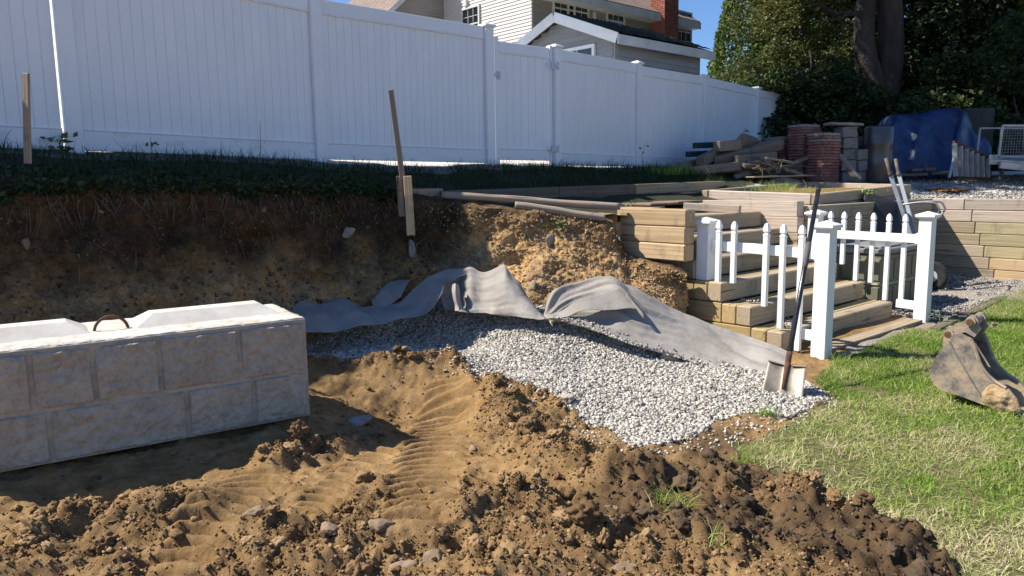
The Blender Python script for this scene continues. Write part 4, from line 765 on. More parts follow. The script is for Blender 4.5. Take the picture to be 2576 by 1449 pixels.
# ---------------------------------------------------------------- white picket railings
capw = mesh_np('post_cap', *pyramid_cap(.19, .075), M['vinyl_worn']); RZ = math.atan2(E1[1], E1[0])
def wpost(parent, a, s, z0, z1=1.09):
    p = g(a, s, 0); o = obj('post', boxmesh(.128, .128, z1-z0, M['vinyl_worn'], .005, 'post'), parent, Matrix.Translation(Vector(p+Zp((z0+z1)/2))) @ Matrix.Rotation(RZ, 4, 'Z'))
    obj('post_cap', capw, o, Matrix.Translation(Vector(p+Zp(z1-.008))) @ Matrix.Rotation(RZ, 4, 'Z')); return o
def picket(parent, p, z0, z1, w_=.043):
    L = z1-z0; h = w_/2; prof = [(h, 0), (h, L-.115), (h*1.12, L-.112), (h*1.12, L-.10), (h*.72, L-.092), (h*.72, L-.084), (h*1.08, L-.075), (h*1.12, L-.052), (h*.96, L-.032), (h*.66, L-.013), (h*.3, L-.003), (.001, L)]; V = []; F = []
    for r, z in prof: V += [(-r, -r, z), (r, -r, z), (r, r, z), (-r, r, z)]
    for i in range(len(prof)-1):
        for j in range(4): F.append([i*4+j, i*4+(j+1) % 4, (i+1)*4+(j+1) % 4, (i+1)*4+j])
    F.append([3, 2, 1, 0]); obj('picket', mesh_np('picket', np.array(V), F, M['vinyl_worn']), parent, Matrix.Translation(Vector((p[0], p[1], z0))) @ Matrix.Rotation(RZ, 4, 'Z'))
rl = thing('picket_railing', 'white picket railing with gaps along the left side of the steps, behind the shovel', 'railing', g(0, .6, .2))
wpost(rl, 0, 1.17, .558); wpost(rl, 0, 0, -.08)
for (tx, ty), (bx_, by_) in (((379, 183), (370, 738)), ((517, 192), (507, 752)), ((808, 208), (791, 962)), ((960, 218), (935, 1158)), ((1120, 225), (1101, 1364))):
    A = onpl(*c6(tx, ty), g(-.035, 0), E1); B = onpl(*c6(bx_, by_), g(-.035, 0), E1); picket(rl, (A+B)/2, B[2], A[2])
ra = onpl(*c6(345, 412), g(.01, 0), E1); rb_ = onpl(*c6(1240, 487), g(.01, 0), E1); bar('rail', g(.012, 1.105, ra[2]), g(.012, .066, rb_[2]), .04, .092, M['vinyl_worn'], rl, .004)
bar('rail_bracket', g(.012, 1.106, ra[2]), g(.012, 1.075, ra[2]), .056, .11, M['vinyl_worn'], rl); bar('rail_bracket', g(.012, .066, rb_[2]), g(.012, .095, rb_[2]), .056, .11, M['vinyl_worn'], rl)
bar('bottom_rail', g(.0, .066, .165), g(.0, .20, .17), .045, .09, M['vinyl_worn'], rl)
rr = thing('picket_railing', 'white picket railing along the right side of the steps, in front of the olive chest', 'railing', g(2.256, .6, .2))
wpost(rr, 2.256, 0, -.08); wpost(rr, 2.256, 1.2, .558)
for (tx, ty), (bx_, by_) in (((179, 100), (172, 560)), ((308, 105), (285, 580)), ((437, 110), (407, 728)), ((573, 115), (542, 746)), ((715, 122), (672, 906)), ((852, 128), (824, 965))):
    A = onpl(*c7(tx, ty), g(2.285, 0), E1); B = onpl(*c7(bx_, by_), g(2.285, 0), E1); picket(rr, (A+B)/2, B[2], A[2])
ra = onpl(*c7(150, 305), g(2.24, 0), E1); rb_ = onpl(*c7(925, 350), g(2.24, 0), E1); bar('rail', g(2.243, 1.135, ra[2]), g(2.243, .066, rb_[2]), .04, .092, M['vinyl_worn'], rr, .004)
bar('rail_bracket', g(2.243, .066, rb_[2]), g(2.243, .10, rb_[2]), .056, .11, M['vinyl_worn'], rr)
bar('bottom_rail', g(2.256, .066, .16), g(2.256, .26, .165), .045, .09, M['vinyl_worn'], rr)
# ---------------------------------------------------------------- concrete block
bd_ = np.array([.83, .557, 0]); bd_ /= np.linalg.norm(bd_); bn = np.array([bd_[1], -bd_[0], 0]); BF = np.array([*atz(783, 1046, .10)[:2], .10]); BLn, BH, BDp = 1.83, .615, .66
blk = thing('concrete_block', 'large grey precast retaining wall block with stone patterned face and lifting loop', 'concrete block', BF-bd_*BLn/2)
def roughbox(lx, ly, lz, st_=.02, amp=.004, rad=.014):
    V, F = [], []; h = np.array([lx, ly, lz])/2
    for ax_ in range(3):
        b_, d_ = [(1, 2), (2, 0), (0, 1)][ax_]; nb_, nd_ = max(3, int(2*h[b_]/st_)), max(3, int(2*h[d_]/st_)); Bq, Dq = np.meshgrid(np.linspace(-h[b_], h[b_], nb_), np.linspace(-h[d_], h[d_], nd_))
        for s in (-1, 1):
            P_ = np.zeros(Bq.shape+(3,)); P_[..., ax_] = s*h[ax_]; P_[..., b_] = Bq; P_[..., d_] = Dq; o_ = sum(map(len, V)); V.append(P_.reshape(-1, 3)); i_ = np.arange(nd_-1)[:, None]*nb_+np.arange(nb_-1)[None]; q_ = np.stack([i_, i_+1, i_+nb_+1, i_+nb_], -1).reshape(-1, 4)+o_; F.append(q_ if s > 0 else q_[:, ::-1])
    V = np.concatenate(V); core = np.clip(V, -(h-rad), h-rad); dv = V-core; l = np.linalg.norm(dv, axis=1); V = core+dv/np.maximum(l, 1e-9)[:, None]*rad
    nz_ = fbm(V[:, 0]*9, V[:, 1]*9, V[:, 2]*9, o=4); edge = sst(rad*1.02, rad*1.5, l); chip = edge*np.maximum(fbm(V[:, 0]*26, V[:, 1]*26, V[:, 2]*26, o=3)-.05, 0)*.03
    return V+(amp*nz_)[:, None]*dv/rad-chip[:, None]*dv/np.maximum(l, 1e-9)[:, None], np.concatenate(F)
Vb_, Fb2 = roughbox(BLn, BDp-.02, BH); Mb = np.stack([bd_, bn, [0, 0, 1]], 1)
body = wobj('body', Vb_@Mb.T+(BF-bd_*BLn/2-bn*(BDp+.02)/2+Zp(BH/2)), Fb2, M['concrete_top'], blk, True)
fz = lambda u, v: (lambda q: ((q-BF)@bd_+BLn, q[2]-BF[2]))(onpl(u, v, BF, bn))
def facepanel(quad, k):
    """one cast stone of the face: a rough domed pillow"""
    q = np.array(quad); n1, n2 = 70, 46; S_, T_ = np.meshgrid(np.linspace(0, 1, n1), np.linspace(0, 1, n2))
    X_ = (q[0, 0]*(1-S_)+q[1, 0]*S_)*(1-T_)+(q[3, 0]*(1-S_)+q[2, 0]*S_)*T_; Z_ = (q[0, 1]*(1-S_)+q[1, 1]*S_)*(1-T_)+(q[3, 1]*(1-S_)+q[2, 1]*S_)*T_
    ed = np.minimum(np.minimum(S_, 1-S_)*abs(q[1, 0]-q[0, 0]), np.minimum(T_, 1-T_)*abs(q[3, 1]-q[0, 1])); r = sst(0, .010, ed)
    ht = -.024+r*(.022+.016*fbm(X_*5+k, Z_*5, k*3., o=4)+.018*np.abs(fbm(X_*13, Z_*13, k*1.7, o=3))+.004*fbm(X_*38, Z_*38, k*2.3, o=2)); ht = np.where(ed < 1e-6, -.028, ht)
    P_ = (BF-bd_*BLn)+X_[..., None]*bd_+np.array([0, 0, 1.])*Z_[..., None]+ht[..., None]*bn; i_ = np.arange(n2-1)[:, None]*n1+np.arange(n1-1)[None]
    wobj('face_stone', P_.reshape(-1, 3), np.stack([i_, i_+1, i_+n1+1, i_+n1], -1).reshape(-1, 4), M['concrete_face'], body, True)
wobj('face', *prism([(.003, .003), (BLn-.003, .003), (BLn-.003, BH-.012), (.003, BH-.012)], -.021, -.012, BF-bd_*BLn, bd_, (0, 0, 1), bn), M['concrete_face'], body)
gp_ = .007; zb, zm, zt = .008, .46*BH, BH-.03
tj = [0.01]+[fz(u, v)[0] for u, v in ((78, 960), (237, 935), (403, 915), (603, 880))]+[BLn-.01]; bj = [0.01, .22]+[fz(u, v)[0] for u, v in ((128, 1105), (475, 1065), (642, 1020))]+[BLn-.01]
tj = [.01, tj[1]*.45]+tj[1:]
for k, (a, b) in enumerate(zip(tj[:-1], tj[1:])): facepanel([(a+gp_, zm+gp_), (b-gp_, zm+gp_), (b-gp_, zt), (a+gp_, zt)], k)
for k, (a, b) in enumerate(zip(bj[:-1], bj[1:])): facepanel([(a+gp_, zb), (b-gp_, zb), (b-gp_, zm-gp_), (a+gp_, zm-gp_)], 10+k)
def tongue(x0, x1):
    z0, z1 = BH-.004, BH+.062; A = [(x0, -.23, z0), (x1, -.23, z0), (x1, -.57, z0), (x0, -.57, z0), (x0+.11, -.34, z1), (x1-.11, -.34, z1), (x1-.11, -.47, z1), (x0+.11, -.47, z1)]
    V = np.array([(BF-bd_*BLn)+bd_*a+bn*b+np.array([0, 0, c]) for a, b, c in A]); wobj('key_ridge', V, [[0, 1, 5, 4], [1, 2, 6, 5], [2, 3, 7, 6], [3, 0, 4, 7], [4, 5, 6, 7]], M['concrete_key'], body)
lx = fz(297, 850)[0]; tongue(.05, lx-.10); tongue(lx+.11, BLn-.07)
rc = BF-bd_*BLn+bd_*lx-bn*.30+Zp(BH); th = np.linspace(0, math.pi, 16); Vt, Ft = tubev([rc+bd_*(.085*-math.cos(t))+Zp(.085*math.sin(t)-.01) for t in th], .0085, 8); wobj('lifting_loop', Vt, Ft, M['rust'], blk, True)

Vs_, Fs_ = roughbox(.94, .42, .8, .03, .01, .03); tag(obj('soil_fill', mesh_np('soil_fill', Vs_, Fs_, M['bank'], True, {'topsoil': np.full(len(Vs_), .3)}), None, Matrix.Translation((.61, 7.75, .775)) @ Matrix.Rotation(-.03, 4, 'Z')), kind='structure')
# ---------------------------------------------------------------- landscape fabric
def cr(P, t):
    n = len(P); x = t*(n-1); i = np.clip(np.floor(x).astype(int), 0, n-2); f = x-i; g_ = lambda k: P[np.clip(k, 0, n-1)]
    f = f.reshape(-1, *([1]*(P.ndim-1))); a, b, c, d = g_(i-1), g_(i), g_(i+1), g_(i+2)
    return .5*((2*b)+(c-a)*f+(2*a-5*b+4*c-d)*f**2+(3*b-a-3*c+d)*f**3)
def cloth(rows, nu, nv, amp=.006, freq=5, crease=.085, ray_=0):
    """rows: control points [column][row] -> smooth sheet with small creases"""
    P = np.array(rows, float); A = cr(P, np.linspace(0, 1, nu)); A = np.swapaxes(A, 0, 1); A = cr(A, np.linspace(0, 1, nv))
    V = A.reshape(-1, 3); nrm_ = np.cross(np.gradient(A, axis=1), np.gradient(A, axis=0)); nrm_ /= np.linalg.norm(nrm_, axis=2)[..., None]+1e-9
    V = V+(amp*fbm(V[:, 0]*freq, V[:, 1]*freq, V[:, 2]*freq, o=3)+crease*(.25-np.abs(noise(V[:, 0]*2.6+1.3*V[:, 1], V[:, 1]*1.1, V[:, 2]*2.2)))+.25*crease*(.25-np.abs(noise(V[:, 0]*6+3*V[:, 2], V[:, 1]*3, V[:, 2]*3+5))))[:, None]*nrm_.reshape(-1, 3)
    if ray_:                                                       # sharp folds fanning out along the sheet
        S_, T_ = np.meshgrid(np.linspace(0, 1, nu), np.linspace(0, 1, nv)); ph = T_*3.6+.35*noise(S_*2.3, 0.*S_, 4.)+S_*.5; tri = np.abs(ph % 1-.5)-.25; tr2 = np.abs((ph*2.3+S_*1.7) % 1-.5)-.25
        V = V+((ray_*tri+.35*ray_*tr2)*sst(0, .12, S_)*(1-.72*sst(.3, .8, S_)))[..., None].reshape(-1, 1)*nrm_.reshape(-1, 3)
    i_ = np.arange(nv-1)[:, None]*nu+np.arange(nu-1)[None]; return V, np.stack([i_, i_+1, i_+nu+1, i_+nu], -1).reshape(-1, 4)
def thick(o, t=.002):
    m = o.modifiers.new('thickness', 'SOLIDIFY'); m.thickness = t; m.offset = 0; return o
A = aty
fa = thing('landscape_fabric', 'loose grey landscape fabric humped up in the shaded corner of the dig', 'fabric', (-.6, 6.6, .3))
strip = [[A(690, 757, 6.3), A(720, 790, 6.05), A(740, 832, 5.75)], [A(800, 759, 6.35), A(810, 792, 6.1), A(800, 831, 5.80)], [A(880, 763, 6.45), A(885, 790, 6.2), A(890, 823, 5.95)], [A(935, 772, 6.5), A(955, 787, 6.3), A(980, 808, 6.1)], [A(965, 776, 6.5), A(1005, 783, 6.35), A(1048, 796, 6.2)], [A(1010, 750, 6.62), A(1050, 765, 6.45), A(1085, 772, 6.32)], [A(1060, 704, 6.75), A(1090, 725, 6.58), A(1110, 742, 6.45)], [A(1105, 682, 6.85), A(1120, 695, 6.75), A(1127, 706, 6.65)], [A(1160, 671, 6.90), A(1168, 677, 6.86), A(1178, 684, 6.84)]]
thick(wobj('sheet', *cloth(strip, 90, 26), M['fabric'], fa, True))
hump = [[A(1118, 712, 6.75), A(1112, 745, 6.62), A(1120, 778, 6.48)], [A(1145, 684, 6.84), A(1150, 732, 6.80), A(1152, 780, 6.50)], [A(1182, 668, 6.88), A(1180, 725, 6.66), A(1180, 784, 6.42)], [A(1215, 682, 6.82), A(1212, 735, 6.62), A(1212, 784, 6.40)], [A(1245, 673, 6.76), A(1240, 735, 6.50), A(1240, 790, 6.34)], [A(1268, 664, 6.70), A(1272, 730, 6.44), A(1285, 794, 6.30)], [A(1285, 690, 6.66), A(1305, 745, 6.42), A(1320, 800, 6.22)], [A(1325, 735, 6.56), A(1338, 770, 6.36), A(1350, 806, 6.18)], [A(1360, 785, 6.42), A(1366, 795, 6.28), A(1370, 808, 6.16)]]
thick(wobj('sheet', *cloth(hump, 100, 44, .004, 5, .07, .04), M['fabric'], fa, True))
loop = [[A(1062, 702, 6.95), A(1030, 712, 6.72), A(1010, 752, 6.6)], [A(1000, 706, 6.95), A(985, 728, 6.75), A(985, 765, 6.62)], [A(955, 725, 6.92), A(945, 742, 6.72), A(960, 776, 6.56)], [A(930, 742, 6.86), A(932, 754, 6.7), A(945, 780, 6.5)]]
thick(wobj('sheet', *cloth(loop, 50, 30), M['fabric'], fa, True))
tuck = [[A(1138, 716, 6.62), A(1136, 745, 6.5), A(1142, 782, 6.40)], [A(1146, 712, 6.55), A(1147, 745, 6.44), A(1155, 782, 6.34)], [A(1156, 716, 6.62), A(1160, 752, 6.52), A(1178, 784, 6.38)]]
thick(wobj('sheet', *cloth(tuck, 24, 30), M['fabric'], fa, True))
fb = thing('landscape_fabric', 'sunlit grey landscape fabric fanned out along the stone beside the steps', 'fabric', (1.2, 6.2, .3))
fan = [[A(1366, 790, 6.34), A(1368, 796, 6.28), A(1370, 800, 6.24), A(1372, 807, 6.18)], [A(1378, 750, 6.46), A(1400, 775, 6.34), A(1400, 792, 6.24), A(1400, 808, 6.14)], [A(1400, 728, 6.52), A(1440, 752, 6.38), A(1440, 785, 6.26), A(1440, 814, 6.10)], [A(1465, 708, 6.54), A(1500, 730, 6.36), A(1490, 790, 6.22), A(1490, 830, 6.0)], [A(1526, 696, 6.52), A(1556, 722, 6.28), A(1550, 790, 6.14), A(1545, 850, 5.9)], [A(1570, 712, 6.5), A(1612, 765, 6.22), A(1600, 820, 6.05), A(1600, 868, 5.82)], [A(1650, 750, 6.46), A(1680, 800, 6.2), A(1680, 845, 6.0), A(1690, 890, 5.76)], [A(1720, 788, 6.42), A(1740, 820, 6.18), A(1750, 870, 5.92), A(1760, 915, 5.66)], [A(1850, 836, 6.25), A(1850, 870, 6.0), A(1845, 915, 5.7), A(1835, 945, 5.48)], [A(1950, 876, 6.0), A(1940, 900, 5.8), A(1920, 940, 5.5), A(1900, 966, 5.32)], [A(1990, 896, 5.88), A(1978, 918, 5.65), A(1950, 952, 5.40), A(1925, 970, 5.27)]]
Vf_, Ff_ = cloth(fan, 170, 60, .003, 5, .04, .11); thick(wobj('sheet', Vf_, Ff_, M['fabric'], fb, True))
rs4 = np.random.default_rng(17); Gf = Vf_.reshape(60, 170, 3); ii = 59-(np.abs(rs4.normal(0, 3.2, 420))).astype(int); jj = rs4.integers(4, 168, 420); pf = Gf[np.clip(ii, 0, 59), jj]+np.array([0, 0, .008]); V, F, A_ = scatter(STONES, pf, rs4.uniform(.006, .013, 420), rs4); tag(obj('stones_on_fabric', mesh_np('stones_on_fabric', V, F, M['gravel'], False, {'rnd': A_})), 'pale stones lying on the lower edge of the sunlit fabric', 'gravel', kind='stuff')
flap = [[A(1372, 798, 6.22), A(1374, 802, 6.2)], [A(1450, 765, 6.22), A(1460, 788, 6.12)], [A(1555, 722, 6.2), A(1600, 775, 6.06)], [A(1580, 745, 6.16), A(1625, 800, 6.04)]]
thick(wobj('sheet', *cloth(flap, 50, 14, .004), M['fabric'], fb, True))
# ---------------------------------------------------------------- shovel
sb_ = atz(1968, 992, .03); stp_ = A(2059, 476, 6.18); ax = stp_-sb_; SLn = np.linalg.norm(ax); ax /= SLn
shv = thing('shovel', 'square bladed shovel with black shaft stuck in the pale stone by the steps', 'shovel', sb_)
sd_ = np.array([.93, -.36, .0]); sd_ -= ax*(sd_@ax); sd_ /= np.linalg.norm(sd_); fr_ = np.cross(sd_, ax); fr_ = -fr_ if fr_[1] > 0 else fr_
n1, n2 = 17, 15; S_, T_ = np.meshgrid(np.linspace(-1, 1, n1), np.linspace(0, 1, n2)); wv_ = .125+.012*(1-T_); curve = -.035*S_**2*-1
tipc = -.012*np.abs(S_)**2*(1-T_); rib = .016*np.exp(-(S_/.13)**2)*sst(.05, .6, T_); shoulder = np.where(T_ > .95, .0, 0)
Pb = sb_+ax*(-.10+.33*T_[..., None]+tipc[..., None])+sd_*(S_*wv_)[..., None]+fr_*(.032*S_**2+rib-.05*(1-T_)**2*.6)[..., None]
k = np.arange(n2-1)[:, None]*n1+np.arange(n1-1)[None]
bl_ = thick(wobj('blade', Pb.reshape(-1, 3), np.stack([k, k+1, k+n1+1, k+n1], -1).reshape(-1, 4), M['blade'], shv, True), .004)
for s in (-1, 1): bar('foot_tread', sb_+ax*.232+sd_*s*.03+fr_*.01, sb_+ax*.232+sd_*s*.13+fr_*.034, .022, .008, M['blade'], bl_, .002)
def stube(nme, a, b, r, m, par): Vt, Ft = tubev([sb_+ax*a+fr_*.004, sb_+ax*(a+b)/2+fr_*.004, sb_+ax*b+fr_*.004], r, 14); return wobj(nme, Vt, Ft, m, par, True)
stube('socket', .04, .34, [.012, .02, .0205], M['rust'], shv); sh1 = stube('shaft', .33, SLn-.02, .0185, M['black_metal'], shv); stube('grey_band', SLn*.57, SLn*.70, .0205, M['band'], sh1); stube('end_cap', SLn-.02, SLn, .0195, M['black_plastic'], sh1)
# ---------------------------------------------------------------- digger bucket
T0 = np.array([3.175, 4.60, 0]); pl = lambda x, y: onpl(*c8(x, y), T0, E1)
bk_ = thing('excavator_bucket', 'rusty narrow excavator bucket with mud caked side resting on the lawn', 'excavator bucket', (3.0, 4.9, 0)); BW = .24
outl = [(275, 600), (283, 480), (350, 440), (470, 438), (580, 490), (612, 560), (640, 650), (690, 780), (760, 880), (850, 960), (1000, 1050), (1080, 1150), (1128, 1292), (1000, 1312), (700, 1205), (450, 1112), (250, 1052), (172, 990), (136, 880), (146, 780), (200, 690)]
pp = np.array([pl(*q) for q in outl])
def plate(pts, off, th_, nme, m, par):
    P_ = np.array(pts)+E1*off; m_ = len(P_); return wobj(nme, np.concatenate([P_, P_+E1*th_]), [list(range(m_))[::-1], list(range(m_, 2*m_))]+[[i, (i+1) % m_, (i+1) % m_+m_, i+m_] for i in range(m_)], m, par)
plate(pp, 0, .018, 'side_plate', M['bucket'], bk_); plate(pp, BW, .018, 'side_plate', M['bucket'], bk_)
wr = np.array([pl(*q) for q in [(283, 480), (275, 600), (200, 690), (146, 780), (136, 880), (172, 990), (250, 1052), (450, 1112), (700, 1205), (1000, 1312), (1190, 1345)]]); wr = cr(wr, np.linspace(0, 1, 40)); m_ = 40
inn = wr.copy(); cen = pp.mean(0); dirn = cen-wr; dirn /= np.linalg.norm(dirn, axis=1)[:, None]; inn = wr+dirn*.014
Vw = np.concatenate([wr+E1*.019, wr+E1*(BW-.001), inn+E1*.019, inn+E1*(BW-.001)]); Fw = []
for i in range(m_-1): Fw += [[i, i+1, m_+i+1, m_+i], [2*m_+i, 3*m_+i, 3*m_+i+1, 2*m_+i+1]]
Fw += [[0, m_, 3*m_, 2*m_], [m_-1, 3*m_-1, 4*m_-1, 2*m_-1]]; wobj('wrap_shell', Vw, Fw, M['bucket'], bk_, False)
ear = [(280, 590), (276, 410), (300, 372), (380, 368), (470, 335), (520, 272), (560, 245), (610, 250), (640, 300), (640, 360), (668, 400), (600, 485), (500, 432), (372, 450), (350, 500)]; ep = np.array([pl(*q) for q in ear])
for off in (.035, BW-.055): e_ = plate(ep, off, .026, 'ear', M['bucket'], bk_)
def pin(x, y, r, a, b, nme, m, par):
    c = pl(x, y); Vt, Ft = tubev([c+E1*a, c+E1*(a+b)/2, c+E1*b], r, 20); return wobj(nme, Vt, Ft, m, par)
for (x, y) in ((330, 450), (566, 316)):
    b_ = pin(x, y, .031, .012, BW+.0, 'pin_boss', M['bucket'], bk_); pin(x, y, .021, -.002, .014, 'pin', M['rust'], b_)
top_ = [pl(380, 368), pl(470, 335), pl(520, 300), pl(530, 420), pl(400, 430)]; plate(top_, .06, BW-.115, 'top_plate', M['bucket'], bk_)
mp_ = [pl(*q) for q in [(770, 1000), (830, 985), (900, 1020), (1000, 1062), (1070, 1150), (1118, 1285), (960, 1300), (740, 1215), (700, 1130), (720, 1060)]]
mc = np.mean(mp_, 0); Vm, Fm = [], []; nr_ = 9; na = 48; ring = cr(np.array(mp_+[mp_[0]]), np.linspace(0, 1, na+1)[:-1])
for r_ in range(nr_+1):
    f = r_/nr_; P_ = mc+(ring-mc)*f; P_ = P_-E1*(.003+.028*(1-f**3)*(.7+.9*fbm(P_[:, 1]*16, P_[:, 2]*16, 0., o=3)))[:, None]; Vm.append(P_)
Vm = np.concatenate(Vm); Fm = [[r_*na+j, r_*na+(j+1) % na, (r_+1)*na+(j+1) % na, (r_+1)*na+j] for r_ in range(nr_) for j in range(na)]; wobj('caked_mud', Vm, Fm, M['mud'], bk_, True)
for off in (-.006, BW+.01):                                     # wear bars along the front edges and a weld down the side
    ed_ = cr(np.array([pl(*q) for q in [(580, 492), (612, 562), (642, 652), (692, 782), (762, 882), (852, 962), (960, 1030)]]), np.linspace(0, 1, 24))+E1*(off+.009); nx_ = np.array([0, 0, 1.]); wobj('wear_bar', *tubev(ed_, .011, 6), M['bucket'], bk_)
wobj('weld_bead', *tubev(cr(np.array([pl(*q) for q in [(352, 520), (410, 640), (500, 790), (600, 960), (690, 1110)]]), np.linspace(0, 1, 24))-E1*.002, .005, 6), M['steel'], bk_)
for i in range(3):
    c = wr[-1]+E1*(.03+.09*i); d_ = (wr[-1]-wr[-4]); d_ /= np.linalg.norm(d_); bar('tooth', c-d_*.04, c+d_*.10, .04, .028, M['steel'], bk_)
# ---------------------------------------------------------------- storage chest
cc = onpl(*c7(655, 650), g(2.50, 0), E1); cc[2] = float(HL(cc[0], cc[1]))-.01; ct = onpl(*c7(668, 488), cc, E1); hgt = ct[2]-cc[2]; cs = thing('storage_chest', 'olive plastic storage chest with grey lid behind the right railing', 'storage chest', cc)
ex = lambda a, s, z: cc+E1*a+E2*s+Zp(z); LE, LA = .66, 1.05
def chestbox(nme, a0, a1, s0, s1, z0, z1, m, par, c=.03):
    V_, F_ = chamfer(a1-a0, s1-s0, z1-z0, c); return obj(nme, mesh_np(nme, V_, F_, m), par, Matrix.Translation(Vector(ex((a0+a1)/2, (s0+s1)/2, (z0+z1)/2))) @ Matrix.Rotation(RZ, 4, 'Z'))
cb_ = chestbox('body', 0, LA, 0, LE, 0, hgt-.005, M['chest'], cs); ld = chestbox('lid', -.025, LA+.025, -.025, LE+.025, hgt-.01, hgt+.05, M['chest_lid'], cs, .025); chestbox('lid_crown', .05, LA-.05, .05, LE-.05, hgt+.045, hgt+.075, M['chest_lid'], ld, .013)
for s0 in (.02, .18, .34, .50): 
    for z0, z1 in ((.05, hgt*.40), (hgt*.52, hgt-.07)): chestbox('moulded_panel', -.012, .01, s0, s0+.13, z0, z1, M['chest'], cb_, .006)
for a0 in (.03, .29, .55, .81):
    for z0, z1 in ((.05, hgt*.40), (hgt*.52, hgt-.07)): chestbox('moulded_panel', a0, a0+.22, -.012, .01, z0, z1, M['chest'], cb_, .006)
bandm = plain('printed strip', (.35, .34, .2), (.5, .48, .3), 60, .6, bstr=0, stops=(.45, .55))
chestbox('printed_strip', -.0145, -.002, 0, LE, hgt*.445, hgt*.475, bandm, cb_, .001); chestbox('printed_strip', 0, LA, -.0145, -.002, hgt*.445, hgt*.475, bandm, cb_, .001)
# ---------------------------------------------------------------- wheelbarrow on its nose
W0 = g(4.50, .70, .215); Yl = np.array([.60, .80, 0]); Xl = np.array([-.80, .60, 0])*.28+np.array([0, 0, 1.]); Xl /= np.linalg.norm(Xl); Zl = np.cross(Xl, Yl)
WM = Matrix([[Xl[i], Yl[i], Zl[i], W0[i]] for i in range(3)]+[[0, 0, 0, 1]])
wb = thing('wheelbarrow', 'wheelbarrow with black tray tipped up on its wheel against the timber wall', 'wheelbarrow', W0-Zp(.2))
def lob(nme, vf, m, par, sm=False): return obj(nme, mesh_np(nme, *vf, m, sm), par, WM)
def lbar(nme, p0, p1, w_, h_, m, par):
    p0, p1 = np.array(p0, float), np.array(p1, float); L_ = np.linalg.norm(p1-p0); V_, F_ = chamfer(L_, w_, h_, .004); return lob(nme, xf((V_, F_), frame((p0+p1)/2, p1-p0)), m, par)
RX = Matrix.Rotation(math.pi/2, 4, 'X')
wheel = lob('wheel', xf(lathe([(.12, -.03), (.125, -.03), (.125, .03), (.12, .03), (.03, .035), (.03, -.035)], 32), RX), M['galv'], wb)
lob('tyre', xf(lathe([(.122, -.032), (.15, -.048), (.185, -.046), (.207, -.03), (.214, -.012), (.214, .012), (.207, .03), (.185, .046), (.15, .048), (.122, .032)], 36), RX), M['tyre'], wheel, True)
lob('hub', xf(lathe([(.02, -.08), (.02, .08)], 16), RX), M['black_metal'], wheel)
lug = chamfer(.016, .07, .016, .003)
tl = merge(*[xf(lug, Matrix.Rotation(2*math.pi*k/30, 4, 'Y') @ Matrix.Translation((.214, 0, 0))) for k in range(30)]); lob('tread_lugs', tl, M['tyre'], wheel)
def tray():
    n = 36; prof = [(.30, .0, .10, .16), (.34, .0, .155, .17), (.42, .05, .27, .38), (.46, .08, .31, .46), (.475, .08, .335, .49), (.46, .08, .345, .50), (.44, .07, .325, .47), (.36, .02, .22, .30), (.33, .0, .10, .16)]
    V_, F_ = [], []
    for (hx, cx, hy, z) in prof:
        for j in range(n):
            t = 2*math.pi*j/n; c_, s_ = math.cos(t), math.sin(t); e_ = .42; V_.append((.72+cx+hx*abs(c_)**e_*np.sign(c_), hy*abs(s_)**e_*np.sign(s_), z if z > .0 else 0))
    for i in range(len(prof)-1):
        for j in range(n): k2 = (j+1) % n; F_.append([i*n+j, (i+1)*n+j, (i+1)*n+k2, i*n+k2])
    F_.append(list(range(n))); F_.append(list(range((len(prof)-1)*n, len(prof)*n))[::-1]); return np.array(V_), F_
lob('tray', tray(), M['black_plastic'], wb, True)
for s in (-1, 1):
    h_ = lbar('handle', (.02, s*.085, .06), (1.42, s*.29, .12), .032, .05, M['grey_rail'], wb)
    Vt, Ft = tubev([(1.40, s*.287, .12), (1.43, s*.291, .12), (1.50, s*.302, .12), (1.64, s*.322, .12)], [.030, .028, .022, .022], 12); lob('grip', (Vt, Ft), M['grip'], h_, True)
    lg = [(1.0, s*.23, .09), (.98, s*.24, -.10), (.93, s*.25, -.27), (.87, s*.25, -.31), (.78, s*.24, -.29), (.60, s*.19, -.02), (.55, s*.17, .08)]; lob('leg', tubev(cr(np.array(lg), np.linspace(0, 1, 26)), .0125, 10), M['steel'], wb, True)
    lbar('axle_bracket', (.0, s*.065, -.02), (.16, s*.10, .06), .012, .045, M['steel'], wb)
lbar('cross_brace', (.93, -.25, -.24), (.93, .25, -.24), .02, .02, M['steel'], wb); lbar('nose_guard', (-.20, -.05, -.14), (-.20, .05, -.14), .02, .02, M['steel'], wb)

# loose stones lying on the treads and a leaf on the lawn
rs3 = np.random.default_rng(91); q3 = []
for a_, s_, z_, n_ in ((.12, .80, .365, 120), (.25, .50, .175, 130), (.1, .42, .175, 60)):
    q3 += [(*(g(a_+abs(rs3.normal())*.16, s_+rs3.normal()*.045)[:2]), z_+.004+rs3.random()*.012) for _ in range(n_)]
V, F, A_ = scatter(STONES, np.array(q3), rs3.uniform(.005, .013, len(q3)), rs3); tag(obj('tread_stones', mesh_np('tread_stones', V, F, M['gravel_tan'], False, {'rnd': A_})), 'tan stones spilled on the lowest two treads behind the pickets', 'gravel', kind='stuff')
dl = atz(2497, 818, .03); Vl = np.array([(math.cos(t)*(.022 if k % 2 else .045), math.sin(t)*(.022 if k % 2 else .045), .015*math.sin(3*t)) for k, t in enumerate(np.linspace(0, 6.283, 11)[:-1])]); Vl = np.concatenate([Vl, Vl+[0, 0, .003]]); Fl = [list(range(10))[::-1], list(range(10, 20))]+[[i, (i+1) % 10, (i+1) % 10+10, i+10] for i in range(10)]
